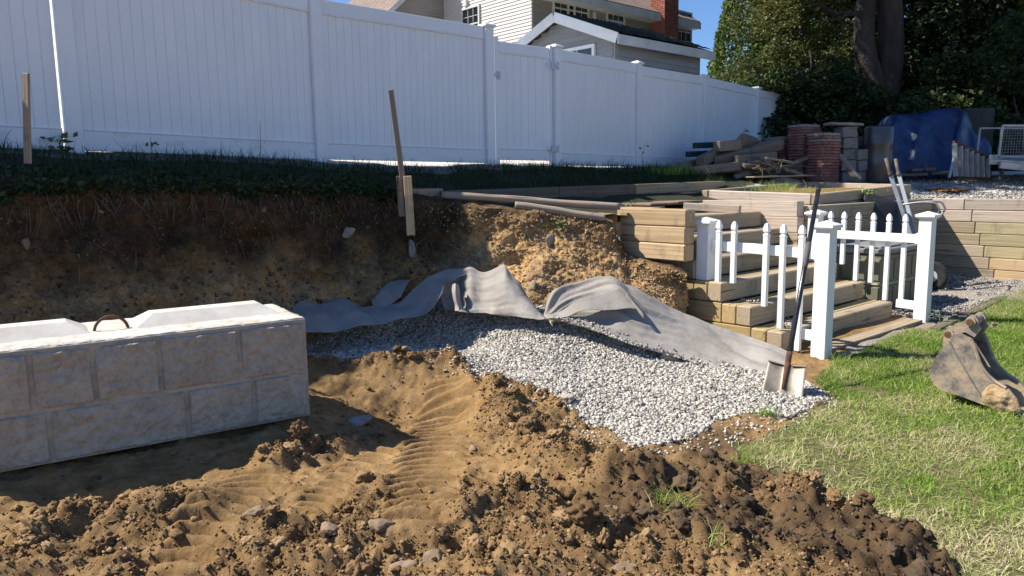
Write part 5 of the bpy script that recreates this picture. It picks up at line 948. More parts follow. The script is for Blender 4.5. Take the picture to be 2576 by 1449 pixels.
tag(obj('fallen_leaf', mesh_np('fallen_leaf', Vl, Fl, M['flag']), None, Matrix.Translation(Vector(dl)) @ Matrix.Rotation(.7, 4, 'X')), 'single brown maple leaf lying on the lawn behind the bucket', 'leaf')
# ---------------------------------------------------------------- things stored at the back of the yard
gz = lambda x, y: float(HU(x, y))
def bx_at(nme, u, y, w_, d_, h_, m, label, cat, z=None, rot=0., group=None, tilt=(0, 0), c=.008, dz=0.):
    x = aty(u, 440, y)[0]; z = gz(x, y) if z is None else z
    o = obj(nme, boxmesh(w_, d_, h_, m, c, nme), None, Matrix.Translation((x, y, z+h_/2+dz)) @ Matrix.Rotation(rot, 4, 'Z') @ Matrix.Rotation(tilt[0], 4, 'X') @ Matrix.Rotation(tilt[1], 4, 'Y')); return tag(o, label, cat, group)
def roughslab(lx, ly, lz, seed, m):
    V, F = roughbox(lx, ly, lz, .045, .003, min(.012, lz*.3)); V = V*np.array([1, 1, 1])+.006*np.stack([fbm(V[:, 0]*11+seed, V[:, 1]*11, V[:, 2]*11, o=2), fbm(V[:, 0]*11, V[:, 1]*11+seed, V[:, 2]*11, o=2), .4*fbm(V[:, 0]*9+seed, V[:, 1]*9, 0., o=2)], 1); return mesh_np('rough_slab', V, F, m)
pav = [roughslab(.41, .36, .05, k, M['paver']) for k in range(5)]; pvg = [roughslab(.41, .36, .05, k+20, M['paver_grey']) for k in range(3)]
rnd = random.Random(5)
for (u, y, n, name) in ((2070, 12.75, 17, 'front'), (2018, 13.15, 19, 'middle'), (1962, 13.55, 14, 'rear')):
    x = aty(u, 440, y)[0]; z = gz(x, y)
    lb = {'front': 'rough red paver in the stack touching the grey blocks', 'middle': 'rough red paver in the tall stack between two others', 'rear': 'rough red paver in the low stack behind the lumber pile'}[name]
    for k in range(n):
        for s in ((-.19, .19) if name == 'front' and k > 20 else (0,)):
            top_ = k == n-1; o = obj('paver', (pvg if top_ or rnd.random() < .08 else pav)[rnd.randrange(3)], None, Matrix.Translation((x+s+rnd.uniform(-.014, .014), y+rnd.uniform(-.015, .015), z+.026+k*.0485)) @ Matrix.Rotation(.45+rnd.uniform(-.035, .035), 4, 'Z')); tag(o, lb, 'paver', 'pavers in the '+name+' red stack')
cbm = [roughslab(.30, .24, .185, k+40, M['concrete_block']) for k in range(4)]
for (u, y, n) in ((2122, 12.95, 5), (2158, 13.0, 3), (2147, 13.35, 4)):
    x = aty(u, 440, y)[0]; z = gz(x, y)
    for k in range(n): tag(obj('wall_block', cbm[rnd.randrange(4)], None, Matrix.Translation((x+rnd.uniform(-.03, .03), y+rnd.uniform(-.02, .02), z+.09+k*.186)) @ Matrix.Rotation(.3+rnd.uniform(-.08, .08), 4, 'Z')), {2122: 'grey concrete wall block in the tall column under the coping slab', 2158: 'grey concrete wall block in the low column beside the barrel', 2147: 'grey concrete wall block in the rear column behind the other two'}[u], 'wall block', {2122: 'blocks of the tall column', 2158: 'blocks of the low column', 2147: 'blocks of the rear column'}[u])
x = aty(2112, 440, 12.95)[0]; tag(obj('coping_slab', roughslab(.58, .30, .05, 77, M['paver_grey']), None, Matrix.Translation((x+.02, 12.95, gz(x, 12.95)+.965)) @ Matrix.Rotation(.1, 4, 'Z') @ Matrix.Rotation(.04, 4, 'Y')), 'long grey coping slab laid on top of the grey blocks', 'slab')
for i, (u, y, w_) in enumerate(((2355, 12.25, .34), (2388, 12.15, .30), (2420, 12.1, .36))):
    x = aty(u, 440, y)[0]; tag(obj('stone_slab', roughslab(w_, .26, .055, 60+i, M['paver_grey']), None, Matrix.Translation((x, y, gz(x, y)+.035)) @ Matrix.Rotation(.3*i, 4, 'Z')), 'flat grey slab lying on the gravel near the orange leaves', 'slab', 'slabs on the gravel')
# lumber pile
def beam(p, q, yp, yq, w_, h_, m, label, nme='timber_beam', roll=0):
    a, b = aty(*r4(*p), yp), aty(*r4(*q), yq); return tag(bar(nme, a, b, w_, h_, m, None, .008, roll), label, 'timber')
beam((545, 500), (1375, 285), 12.75, 13.1, .18, .17, M['wood_old'], 'longest heavy beam slanting up across the lumber pile', roll=.3)
beam((405, 505), (720, 335), 12.45, 13.3, .15, .15, M['wood_old'], 'squared beam sloping down to its sawn end at the front of the lumber pile')
beam((600, 320), (865, 300), 12.7, 12.95, .16, .17, M['wood_old'], 'short thick offcut resting on top of the lumber pile')
beam((905, 235), (1075, 290), 12.9, 13.3, .17, .17, M['wood_old'], 'tilted offcut with pointed corner at the peak of the lumber pile', roll=.7)
beam((140, 565), (400, 515), 12.5, 12.9, .15, .13, M['wood_old'], 'grey beam end reaching out over the grass from the lumber pile')
beam((300, 620), (870, 555), 12.2, 12.6, .14, .14, M['wood_old'], 'weathered beam lying low along the front of the lumber pile')
beam((840, 470), (1310, 430), 12.6, 12.9, .12, .12, M['wood_old'], 'grey beam tucked under the longest beam of the lumber pile')
beam((330, 310), (600, 300), 13.2, 13.4, .10, .10, M['green_wood'], 'upper dark green plank sticking out by the fence'); beam((245, 415), (480, 405), 13.1, 13.3, .10, .10, M['green_wood'], 'lower dark green plank sticking out by the fence')
scr = [((1070, 495), (1260, 560), .07, 'old'), ((1200, 460), (1560, 520), .06, 'old'), ((930, 552), (1290, 560), .08, 'dark'), ((1430, 570), (1695, 455), .05, 'dark'), ((1430, 595), (1650, 665), .05, 'old'), ((820, 690), (1010, 640), .06, 'old'), ((560, 600), (1000, 610), .08, 'dark'), ((980, 520), (1060, 560), .07, 'old'), ((1130, 450), (1250, 520), .05, 'old'), ((600, 650), (900, 780), .06, 'dark'), ((900, 600), (1500, 640), .09, 'dark'), ((1500, 560), (1560, 620), .08, 'dark')]
for i, (p, q, s, mt) in enumerate(scr):
    a, b = aty(*r4(*p), 12.35+.03*i), aty(*r4(*q), 12.5+.03*i); tag(bar('board_scrap', a, b, s*1.4, s*.6, M['wood_'+mt], None, .004, .2*i), 'broken board scrap in the low front of the lumber pile', 'timber', 'board scraps in the lumber pile')
tag(bar('plywood_sheet', aty(*r4(980, 690), 12.3), aty(*r4(1700, 670), 12.4), .5, .025, M['wood_old']), 'grey plywood sheet lying flat under the lumber pile', 'board')
tag(bar('split_board', aty(*r4(2090, 420), 12.7), aty(*r4(2330, 715), 12.35), .08, .05, M['wood_old']), 'split grey board leaning on the wall blocks', 'timber'); tag(bar('split_board', aty(*r4(2190, 610), 12.5), aty(*r4(2270, 705), 12.3), .09, .05, M['wood_dark']), 'short dark split board at the foot of the leaning one', 'timber')
# twigs in the pile
rg2 = np.random.default_rng(31); vf = []
for k in range(34):
    c = aty(*r4(1270+rg2.normal()*110, 590+rg2.normal()*35), 12.25); d = rg2.normal(size=3)*np.array([.16, .1, .1]); m_ = d/2+rg2.normal(size=3)*.03; vf.append(tubev([c, c+m_, c+d], [.006, .005, .002], 4))
tag(wobj('twig_tangle', *merge(*vf), M['drystem']), 'tangle of dry twigs dumped on the lumber pile', 'twigs', kind='stuff')
# barrel
bc = aty(2206, 440, 13.0); bz = gz(bc[0], bc[1]); br = .235
Vb, Fb_ = lathe([(br*.97, 0), (br, .02), (br*1.02, .3), (br*1.04, .33), (br*1.02, .36), (br, .62), (br*1.04, .65), (br*1.02, .68), (br*.99, .93), (br*.93, .955), (br*.9, .94), (br*.88, .90)], 30)
bl2 = obj('barrel', mesh_np('barrel', Vb, Fb_, M['barrel'], True), None, Matrix.Translation((bc[0], bc[1], bz))); tag(bl2, 'glossy black plastic barrel standing beside the blue tarpaulin', 'barrel')
# tarpaulin over a stored frame
ty = 13.15
cols = [((2203, 384), (2208, 392), (2216, 420)), ((2222, 340), (2220, 372), (2226, 432)), ((2238, 300), (2240, 345), (2244, 444)), ((2262, 291), (2262, 350), (2258, 447)), ((2290, 289), (2288, 352), (2280, 447)), ((2312, 288), (2314, 345), (2300, 446)), ((2345, 281), (2344, 352), (2330, 448)), ((2375, 276), (2372, 360), (2362, 446)), ((2402, 275), (2398, 352), (2388, 447)), ((2424, 277), (2412, 345), (2405, 446)), ((2436, 300), (2438, 362), (2440, 447)), ((2452, 332), (2458, 378), (2462, 448)), ((2478, 344), (2480, 392), (2480, 448)), ((2492, 372), (2494, 400), (2494, 449))]
grid = []
for i, (a, b, c) in enumerate(cols):
    f = [0, .04, -.05, .03, .05, -.06, .01, .07, .02, -.09, .06, -.02, .03, 0][i]; R_ = aty(*a, ty+.45); Fm_ = aty(*b, ty+.12+f); Bm = aty(*c, ty-.1-f*.6); bkk = R_+np.array([0, .55, -.12]); bk2 = R_+np.array([0, 1.0, -.85]); grid.append([bk2, bkk, R_, Fm_, Bm])
V_, F_ = cloth(grid, 170, 70, .015, 5, .06); tp = wobj('blue_tarpaulin', V_, F_, M['tarp'], None, True); tag(tp, 'creased dark blue tarpaulin draped over stored things at the back of the yard', 'tarpaulin')
tf = thing('storage_rack', 'dark low rack of boards showing under the blue tarpaulin', 'rack', (8.2, 13.5, 1.5))
for i, u in enumerate((2235, 2330, 2425)): p = aty(u, 447, 13.75); bar('leg', (p[0], 13.75, gz(p[0], 13.75)-.02), (p[0], 13.75, gz(p[0], 13.75)+.6), .07, .07, M['dark_scrap'], tf)
for z in (.12, .36, .6): a, b = aty(2245, 440, 13.75), aty(2435, 440, 13.75); bar('shelf_board', (a[0], 13.75, 1.5+z), (b[0], 13.75, 1.5+z), .3, .04, M['wood_dark'], tf)
for i, (u0, u1, v_) in enumerate(((2290, 2350, 428), (2235, 2330, 441), (2340, 2410, 437))): tag(bar('stored_board', aty(u0, v_, 12.95), aty(u1, v_-3, 12.95), .14, .05, M['wood_dark']), ['pale board end under the middle of the blue tarpaulin', 'dark board on the ground under the tarpaulin edge', 'dark board beside the slatted frame under the tarpaulin'][i], 'board')
# old stair frame lying on its side
lf = thing('slatted_frame', 'old white metal slatted frame with sloping top leaning beside the tarpaulin', 'frame', aty(2440, 449, 12.55)); fy = 12.55
t0_, t1_, b0_, b1_ = aty(2398, 358, fy), aty(2490, 398, fy+.25), aty(2404, 447, fy), aty(2492, 450, fy+.25)
bar('top_rail', t0_, t1_, .05, .06, M['rust'], lf); bar('bottom_rail', b0_, b1_, .05, .05, M['rust'], lf)
for k in range(7):
    f = (k+.1)/6.6; a, b = t0_*(1-f)+t1_*f, b0_*(1-f)+b1_*f; bar('slat', a+[0, -.02, -.02], b+[-.02, -.02, .02], .075, .03, M['alu'], lf, zc=(.75, .65, 0))
bar('brace', aty(2400, 395, fy-.1), aty(2388, 447, fy-.25), .04, .025, M['alu'], lf)
# wire crate on a white trailer bed
tr_ = thing('trailer', 'low white trailer bed under the wire crate at the yard edge', 'trailer', aty(2560, 450, 12.4)); q = [aty(2490, 402, 12.2), aty(2700, 412, 12.2), aty(2700, 398, 13.4), aty(2500, 396, 13.4)]
M['wire'] = plain('dull wire', (.16, .16, .16), (.26, .26, .26), 9, .6, metal=.3)
slab('deck', q, .07, M['alu'], tr_); bar('side_rail', aty(2492, 396, 12.3), aty(2520, 394, 12.9), .05, .08, M['alu'], tr_); bar('front_rail', aty(2515, 415, 12.15), aty(2700, 436, 12.15), .05, .10, M['alu'], tr_)
for u in (2522, 2690): bar('leg', aty(u, 412, 12.25), aty(u-4, 452, 12.25), .05, .05, M['dark_scrap'], tr_)
cr_ = thing('wire_crate', 'square wire mesh crate standing on the white trailer', 'crate', aty(2560, 396, 12.5)); cy = 12.6
A0, A1, A2, A3 = aty(2522, 316, cy), aty(2640, 316, cy), aty(2640, 393, cy), aty(2512, 394, cy)
for a, b in ((A0, A1), (A1, A2), (A2, A3), (A3, A0)): bar('frame_bar', a, b, .035, .035, M['alu'], cr_)
bk4 = [p+np.array([0, .6, 0]) for p in (A0, A1, A2, A3)]
for a, b in zip(bk4, bk4[1:]+bk4[:1]): bar('frame_bar', a, b, .03, .03, M['alu'], cr_)
vf = [tubev([A0*(1-f)+A1*f, A3*(1-f)+A2*f], .004, 5) for f in np.linspace(.06, .96, 17)]+[tubev([A0*(1-f)+A3*f, A1*(1-f)+A2*f], .004, 5) for f in np.linspace(.06, .95, 11)]; wobj('wire_mesh', *merge(*vf), M['wire'], cr_)
pn = aty(2462, 320, 14.3); tag(obj('dark_panel', boxmesh(.55, .03, .9, M['dark_scrap'], .01, 'dark_panel'), None, Matrix.Translation((pn[0], 14.3, gz(pn[0], 14.3)+.75))), 'dark weathered panel standing behind the tarpaulin', 'panel')
# fallen orange leaves
ol = []; lf4 = np.array([(-.02, 0, 0), (0, -.012, .006), (.025, 0, .002), (0, .013, .007)])
for k in range(110):
    c = aty(2380+rg2.normal()*14, 459+rg2.normal()*2.5, 12.0); z = gz(c[0], 12.0); c = np.array([c[0], 11.95+rg2.normal()*.09, z+.03+.02*rg2.random()]); ol.append((lf4@np.array(Matrix.Rotation(rg2.random()*6, 3, 'Z') @ Matrix.Rotation(rg2.normal()*.6, 3, 'X')).T*1.3+c, [[0, 1, 2, 3]]))
tag(wobj('fallen_leaves', *merge(*ol), M['leaf_orange']), 'patch of fallen orange leaves on the upper gravel', 'leaves', kind='stuff')
# ---------------------------------------------------------------- rocks
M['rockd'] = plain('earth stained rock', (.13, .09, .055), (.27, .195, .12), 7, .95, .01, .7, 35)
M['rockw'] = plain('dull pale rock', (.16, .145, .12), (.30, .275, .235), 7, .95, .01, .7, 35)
def rockat(p, r, m, label, seed, flat=.6, rz=0, cat='rock', tilt=0.):
    V, F = rock(3, seed, .35, 1.3, flat); V = V*np.array(r) if not np.isscalar(r) else V*r
    o = obj('rock', mesh_np('rock', V, F, m, False), None, Matrix.Translation(Vector(p)) @ Matrix.Rotation(rz, 4, 'Z') @ Matrix.Rotation(tilt, 4, 'X')); return tag(o, label, cat)
def lowp(u, v, up_=0.): p = atg(u, v); return np.array([p[0], p[1], float(lowz(np.array([p[0]]), np.array([p[1]]))[0][0])+up_])
rockat(lowp(905, 1066, .02), (.13, .07, .05), M['rockm'], 'flat grey slab of rock lying in the shadow beside the concrete block', 1, .5, .9)
rockat(lowp(1688, 905, .03), (.085, .06, .06), M['rock_tan'], 'tan rock at the edge of the fabric on the pale stone', 2, .8)
rockat(lowp(1425, 1010, .02), (.05, .05, .05), M['rock_tan'], 'tan rock in the dirt rim along the stone trench', 3, .8)
rockat(lowp(1340, 1040, .01), (.04, .03, .03), M['rock_tan'], 'small tan rock on the dirt just outside the stone trench', 4, .8)
for i, (u, v, r, lb) in enumerate([(960, 1370, .06, 'split tan rock among the clods below the track marks'), (1010, 1435, .075, 'flat brown rock half sunk at the lower edge of the clods'), (1090, 1415, .06, 'flat brown rock next to another at the lower edge of the clods'), (830, 1385, .05, 'grey brown rock in the clods left of the split rock'), (1540, 1290, .04, 'rounded tan stone on the ridge of dark clods'), (1570, 1440, .06, 'large pale clod like rock at the foot of the picture ridge'), (640, 1330, .045, 'tan rock beside the curved track ruts'), (1190, 1130, .035, 'lone brown stone between the block shadow and the tracks')]):
    rockat(lowp(u, v, r*.15), (r, r*.75, r*.6), M['flag'] if i % 2 else M['rockd'], lb, 10+i, .8, i*.7)
def bankat(u, v):
    d = ray(u, v); d = d/np.linalg.norm(d); Q = BANKV[4:].reshape(-1, 3)-CAM; t = Q@d; e = np.linalg.norm(Q-t[:, None]*d, axis=1); c = np.argmin(e); return BANKV[4:].reshape(-1, 3)[c]
for i, (u, v, r, m, lb) in enumerate([(882, 583, (.13, .06, .075), 'rock_white', 'large pale rock jutting from the shaded bank'), (1366, 556, (.035, .03, .045), 'rock_tan', 'smooth tan cobble set in the sunlit bank below the round log'), (1040, 640, (.05, .05, .15), 'rock_white', 'tall pale rock in the shaded bank corner under the stake'), (1230, 600, (.03, .03, .03), 'rock_tan', 'stone at the shadow edge on the bank'), (665, 530, (.04, .03, .035), 'rockm', 'grey stone high in the shaded bank'), (660, 555, (.035, .03, .035), 'rock_tan', 'tan stone just under a grey one in the shaded bank'), (62, 615, (.045, .03, .06), 'rock_tan', 'oval tan stone in the shaded bank above the block'), (290, 715, (.035, .03, .035), 'rockm', 'grey stone in the shaded bank behind the lifting loop'), (250, 530, (.04, .03, .03), 'rockm', 'broken grey stone high in the shaded bank above the lifting loop'), (1205, 668, (.05, .03, .035), 'rock_white', 'slanted pale stone in the shade just above the fabric hump'), (1350, 720, (.05, .04, .06), 'rock_tan', 'tan stone low in the sunlit bank above the fabric dip'), (1390, 610, (.09, .03, .13), 'rock_tan', 'broad pinkish stone flush in the middle of the sunlit bank'), (1105, 525, (.03, .03, .03), 'rock_white', 'pale stone under the timber block at the bank corner')]):
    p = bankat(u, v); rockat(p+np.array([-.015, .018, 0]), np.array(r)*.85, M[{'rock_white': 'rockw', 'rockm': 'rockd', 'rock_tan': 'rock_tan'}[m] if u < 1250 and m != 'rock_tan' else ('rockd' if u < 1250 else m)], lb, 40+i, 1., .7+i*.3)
# ---------------------------------------------------------------- trees
LEAF = np.array([(-.5, 0, 0), (0, -.30, .06), (.5, 0, -.04), (0, .30, .06)])
def leafmesh(pos, size, rng, tint, updir=.35):
    n = len(pos); R_ = rotmats(n, rng); sc = size*rng.uniform(.6, 1.35, n); V = np.einsum('nij,vj->nvi', R_, LEAF)*sc[:, None, None]; V[..., 2] *= (1-updir*.5)
    V = V+pos[:, None, :]; F = np.arange(n*4).reshape(n, 4); return V.reshape(-1, 3), F, np.repeat(np.clip(tint, 0, 1), 4)
def clumps(cs, n, rng, shell=.55):
    P, T = [], []; vol = np.array([c[1][0]*c[1][1]*c[1][2] for c in cs])**.72; cnt = (n*vol/vol.sum()).astype(int)
    for (c, r), k in zip(cs, cnt):
        d = rng.normal(size=(k, 3)); d /= np.linalg.norm(d, axis=1)[:, None]; rr = shell+(1-shell)*rng.random(k)**.5; rr *= 1+.28*fbm(d[:, 0]*2+c[0], d[:, 1]*2+c[1], d[:, 2]*2+c[2], o=3)
        P.append(np.array(c)+d*rr[:, None]*np.array(r)); T.append(np.clip(rng.normal(.5+rng.normal()*.13, .22, k), 0, 1))
    return np.concatenate(P), np.concatenate(T)
def limb(a, b, r0, r1, rng, sag=.1, n=7):
    a, b = np.array(a), np.array(b); f = np.linspace(0, 1, n)[:, None]; P = a*(1-f)+b*f; P = P+rng.normal(size=(n, 3))*np.linalg.norm(b-a)*.025*np.sin(f*math.pi); P[:, 2] += (sag*np.sin(f*math.pi))[:, 0]; return tubev(P, np.linspace(r0, r1, n), 7)
def tree(name, label, base, top, tr_r, cs, n, size, mat, rng, group=None, barkm=None, cat='tree', extra=None, stems=1):
    t = thing(name, label, cat, base, group); b = np.array(base); topp = np.array(top); m_ = 9; f = np.linspace(0, 1, m_)[:, None]; P = b*(1-f)+topp*f; P[1:-1, :2] += rng.normal(size=(m_-2, 2))*.05
    vf = [tubev(P-[0, 0, .1], np.linspace(tr_r, tr_r*.25, m_), 10)]
    for c, r in cs[:14]: i_ = int(np.clip((c[2]-b[2])/(topp[2]-b[2]+1e-6)*m_*.75, 1, m_-2)); vf.append(limb(P[i_], c, tr_r*.28, tr_r*.06, rng))
    if extra: vf += extra
    wobj('trunk', *merge(*vf), barkm or M['bark'], t, True); pos, ti = clumps(cs, n, rng); V, F, A_ = leafmesh(pos, size, rng, ti); wobj('crown', V, F, mat, t, False, {'rnd': A_}); return t
rt_ = np.random.default_rng(77)
def ux(u, y): return aty(u, 300, y)[0]
def cedar(label, u, y, ztop, slope, n, group=None):
    x = ux(u, y); b = (x, y, gz(x, y)); k = int(n); z = b[2]+.15+(ztop-b[2])*(1-rt_.random(k)**.6); a = rt_.random(k)*6.283; R_ = (ztop-z)*slope*(.72+.3*rt_.random(k)**.5)*(1+.16*noise(a*2.2, z*2.1, u*.1)+.10*noise(a*7, z*6, 3.))+.05
    pos = np.stack([x+R_*np.cos(a), y+R_*np.sin(a), z+.06*rt_.normal(size=k)], -1); t = thing('cedar_tree', label, 'tree', b, group); wobj('trunk', *tubev([b, (x, y, ztop-.4)], [.14, .03], 8), M['bark'], t, True)
    V, F, A_ = leafmesh(pos, .12, rt_, np.clip(.5+.3*noise(a*4, z*3.5, 1.)+rt_.normal(0, .2, k), 0, 1), 0); wobj('crown', V, F, M['leaf_cedar'], t, False, {'rnd': A_})
cedar('tall sunlit cedar beside the shed roof, against the sky', 1893, 23, 10.2, .235, 24000)
cedar('tall cedar standing behind the small leaved tree', 1985, 24.5, 11.5, .22, 18000)
def ball(u, v, y, r, k, sp, zs=.8):
    c = aty(u, v, y); out = []
    for _ in range(k): d = rt_.normal(size=3)*np.array(sp); rr = r*rt_.uniform(.6, 1.2); out.append((tuple(c+d), (rr, rr, rr*zs)))
    return out
x = ux(1985, 19.3); tree('birch_tree', 'small leaved yellow green tree leaning over the end of the white fence', (x, 19.3, gz(x, 19.3)), (x-.1, 19.2, 6.5), .11, ball(1965, 120, 19.2, .62, 26, (.75, .5, .85))+ball(1930, 190, 18.9, .5, 10, (.45, .4, .3)), 26000, .085, M['leaf_shrub'], rt_)
x = ux(2030, 17.6); tree('hemlock_tree', 'low dark evergreen spreading over the fence end behind the pavers', (x, 17.6, gz(x, 17.6)), (x, 17.6, 4.5), .09, ball(2020, 255, 17.3, .5, 22, (.85, .5, .28), .5)+ball(1990, 310, 17.0, .45, 9, (.6, .3, .35), .6)+ball(2110, 230, 17.2, .5, 8, (.35, .3, .35), .6), 24000, .10, M['leaf_mid'], rt_)
# the big forked pine
py_ = 17.0; pz = lambda u, v: aty(u, v, py_); tb = pz(2214, 325); base = np.array([tb[0], py_, gz(tb[0], py_)-.1])
stemL = np.array([base, pz(2208, 260), pz(2198, 205), pz(2180, 150), pz(2174, 95), pz(2176, 30), pz(2180, -30), pz(2180, -250), pz(2175, -600)]); stemR = np.array([base+[.02, 0, 0], pz(2228, 260), pz(2232, 205), pz(2240, 150), pz(2241, 95), pz(2239, 30), pz(2238, -30), pz(2250, -250), pz(2262, -600)])
vf = [tubev(cr(stemL, np.linspace(0, 1, 40)), np.interp(np.linspace(0, 8, 40), range(9), [.30, .25, .24, .23, .215, .205, .2, .16, .06]), 18), tubev(cr(stemR, np.linspace(0, 1, 40)), np.interp(np.linspace(0, 8, 40), range(9), [.30, .27, .27, .27, .26, .255, .24, .18, .07]), 18)]
for (a, b, r_) in ((pz(2175, 38), aty(1990, 22, 16.2), .045), (pz(2175, 45), aty(2060, 60, 16.0), .03), (pz(2185, -200), np.array([4.2, 14.5, 8.0]), .09), (pz(2200, -300), np.array([3.0, 13.0, 9.5]), .09), (pz(2255, -150), np.array([11, 14.5, 7.5]), .09), (pz(2250, -400), np.array([9, 13, 11]), .08)): vf.append(limb(a, b, r_, r_*.25, rt_, .1, 9))
pine = thing('pine_tree', 'big forked pine trunk rising dark behind the tarpaulin', 'tree', base); wobj('trunk', *merge(*vf), M['bark'], pine, True)
cs = []
for k in range(70):
    a = rt_.random()*6.283; R_ = 5.2*math.sqrt(rt_.random()); c = np.array([5.6+R_*math.cos(a), 15.1+.55*R_*math.sin(a), rt_.uniform(6.6, 12.0)]); rr = rt_.uniform(.6, 1.1)
    if c[2] < 1.5+.262*c[1]+1.1*rr: c[2] += 1.6
    cs.append((tuple(c), (rr, rr, rr*.45)))
pos, ti = clumps(cs, 34000, rt_, .2); V, F, A_ = leafmesh(pos, .18, rt_, ti); wobj('crown', V, F, M['leaf_dark'], pine, False, {'rnd': A_})
# woodland behind
for i, (u, y, zt, r, m) in enumerate([(2075, 22, 11, 1.9, 'leaf_dark'), (2150, 20.5, 11, 1.9, 'leaf_dark'), (2290, 19.5, 11, 1.9, 'leaf_dark'), (2370, 20, 11, 2.0, 'leaf_dark'), (2465, 18.5, 10, 1.9, 'leaf_mid'), (2560, 19, 10.5, 2.0, 'leaf_dark'), (2660, 17.5, 10, 1.9, 'leaf_mid'), (2230, 23.5, 12, 2.2, 'leaf_dark'), (2420, 24, 12, 2.3, 'leaf_dark'), (2060, 27, 13, 2.4, 'leaf_dark'), (2610, 24, 12, 2.4, 'leaf_dark')]):
    x = ux(u, y); z0 = gz(x, y); cs = []
    for k in range(24): a = rt_.random()*6.283; R_ = r*.85*math.sqrt(rt_.random()); z = z0+.5+(zt-z0-.5)*rt_.random(); rr = rt_.uniform(.6, 1.0)*(1 if z < zt*.75 else .75); cs.append(((x+R_*math.cos(a), y+R_*math.sin(a)*.8, z), (rr, rr, rr*.75)))
    tree('woodland_tree', ['dark woodland tree behind the cedar and the small leaved tree', 'dark woodland tree just left of the pine trunk', 'dark woodland tree just right of the pine trunk', 'dark woodland tree rising behind the middle of the tarpaulin', 'mid green woodland tree rising behind the slatted frame', 'dark woodland tree rising behind the wire crate', 'mid green woodland tree at the far side of the trailer', 'taller dark tree directly behind the pine trunk', 'taller dark tree filling the gap behind the tarpaulin', 'tallest dark tree behind the two cedars', 'taller dark tree behind the wire crate and its tree'][i], (x, y, z0), (x+rt_.normal()*.2, y, zt), .16, cs, 9000, .17, M[m], rt_, 'woodland trees behind the yard')
for i, (u, v, y, lb) in enumerate([(2545, 370, 15.6, 'broad leaved bush behind the wire crate'), (2290, 300, 16.2, 'leafy undergrowth bush between the pine trunk and the tarpaulin'), (2480, 200, 16.4, 'sun flecked bush above the slatted frame')]):
    x = ux(u, y); tree('bush', lb, (x, y, gz(x, y)), (x, y, gz(x, y)+1.6), .05, ball(u, v, y, .45, 9, (.55, .3, .35))+[((x, y, gz(x, y)+.5), (.6, .5, .5))], 5000, .12, M['leaf_mid'], rt_, cat='bush')
cs = [((rt_.uniform(4, 48), rt_.uniform(31, 40), rt_.uniform(2.5, 13)), (2.3, 2, 1.8)) for _ in range(120)]; cs = [c for c in cs if c[0][0]/c[0][1] > .36]
pos, ti = clumps(cs, 22000, rt_, .3); V, F, A_ = leafmesh(pos, .5, rt_, ti); tag(wobj('far_woods', V, F, M['leaf_dark'], None, False, {'rnd': A_}), 'dark mass of distant woods behind the trees', 'woods', kind='stuff')
# tree beyond the fence whose shade falls on the shed
cs = []
for k in range(36): a = rt_.random()*6.283; R_ = 2.9*math.sqrt(rt_.random()); rr = rt_.uniform(.5, .95); cs.append(((-3.4+R_*math.cos(a), 16.3+.8*R_*math.sin(a), rt_.uniform(7.2, 11.5)), (rr, rr, rr*.6)))
for k in range(22): rr = rt_.uniform(.45, .8); cs.append(((rt_.uniform(-2.6, 3.2), rt_.uniform(12.5, 14.6), rt_.uniform(6.9, 9.5)), (rr, rr, rr*.5)))  # unseen clumps added to the crown to shade the lumber pile
tree('maple_tree', 'maple beyond the fence with its crown above the white boards', (-5.2, 16.8, gz(-5.2, 16.8)), (-3.8, 16.5, 11), .2, cs, 26000, .19, M['leaf_mid'], rt_)
# ---------------------------------------------------------------- grass and weeds
def blades(x, y, z, L, wd, rng, lean, rnda):
    n = len(x); a = rng.random(n)*6.283; la = rng.normal(0, lean, (n, 2)); d = np.stack([np.cos(a), np.sin(a)], -1)*wd[:, None]/2; b = np.stack([x, y, z], -1); D = np.concatenate([d, np.zeros((n, 1))], 1)
    h = L*np.clip(1-.35*np.hypot(la[:, 0], la[:, 1]), .12, 1); m_ = b+np.concatenate([la*L[:, None]*.3, (h*.55)[:, None]], 1); t = b+np.concatenate([np.clip(la, -1.1, 1.1)*L[:, None]*.95, h[:, None]], 1)
    V = np.stack([b-D, b+D, m_-D*.75, m_+D*.75, t], 1).reshape(-1, 3); F = (np.array([(0, 1, 3), (0, 3, 2), (2, 3, 4)])[None]+(np.arange(n)*5)[:, None, None]).reshape(-1, 3); return V, F, np.repeat(rnda, 5)
rl_ = np.random.default_rng(8)
LV = [p for p in LAWN]; q = pts_in(LV, 250000, rl_); keep = (q[:, 0]/np.maximum(q[:, 1], .1) < np.where(rl_.random(len(q)) < .45, 1.5, .8)) & (q[:, 1] > 2.35); q = q[keep]
ed = segdist(q[:, 0], q[:, 1], [np.array(p) for p in LAWN[2:12]]); nz = fbm(q[:, 0]*1.6, q[:, 1]*1.6, 0., o=3); bare = noise(q[:, 0]*2.6, q[:, 1]*2.6, 5.)
near = sst(5.2, 3.4, q[:, 1]); keep = (rl_.random(len(q)) < np.clip(ed/.12, .12, 1)) & (rl_.random(len(q)) > .75*sst(.18, .5, bare+.35*near-.12)); q, ed, nz, near = q[keep], ed[keep], nz[keep], near[keep]
dry = np.clip(.39+.36*nz+.34*near*np.exp(-ed/1.1)+.25*np.exp(-ed/.3)+rl_.normal(0, .17, len(q)), .02, 1)
L = rl_.uniform(.022, .065, len(q))*np.clip(1+.5*fbm(q[:, 0]*5, q[:, 1]*5, 3., o=2), .4, 1.7); V, F, A_ = blades(q[:, 0], q[:, 1], lz(q[:, 0], q[:, 1])-.004, L, rl_.uniform(.004, .0072, len(q)), rl_, .75, dry)
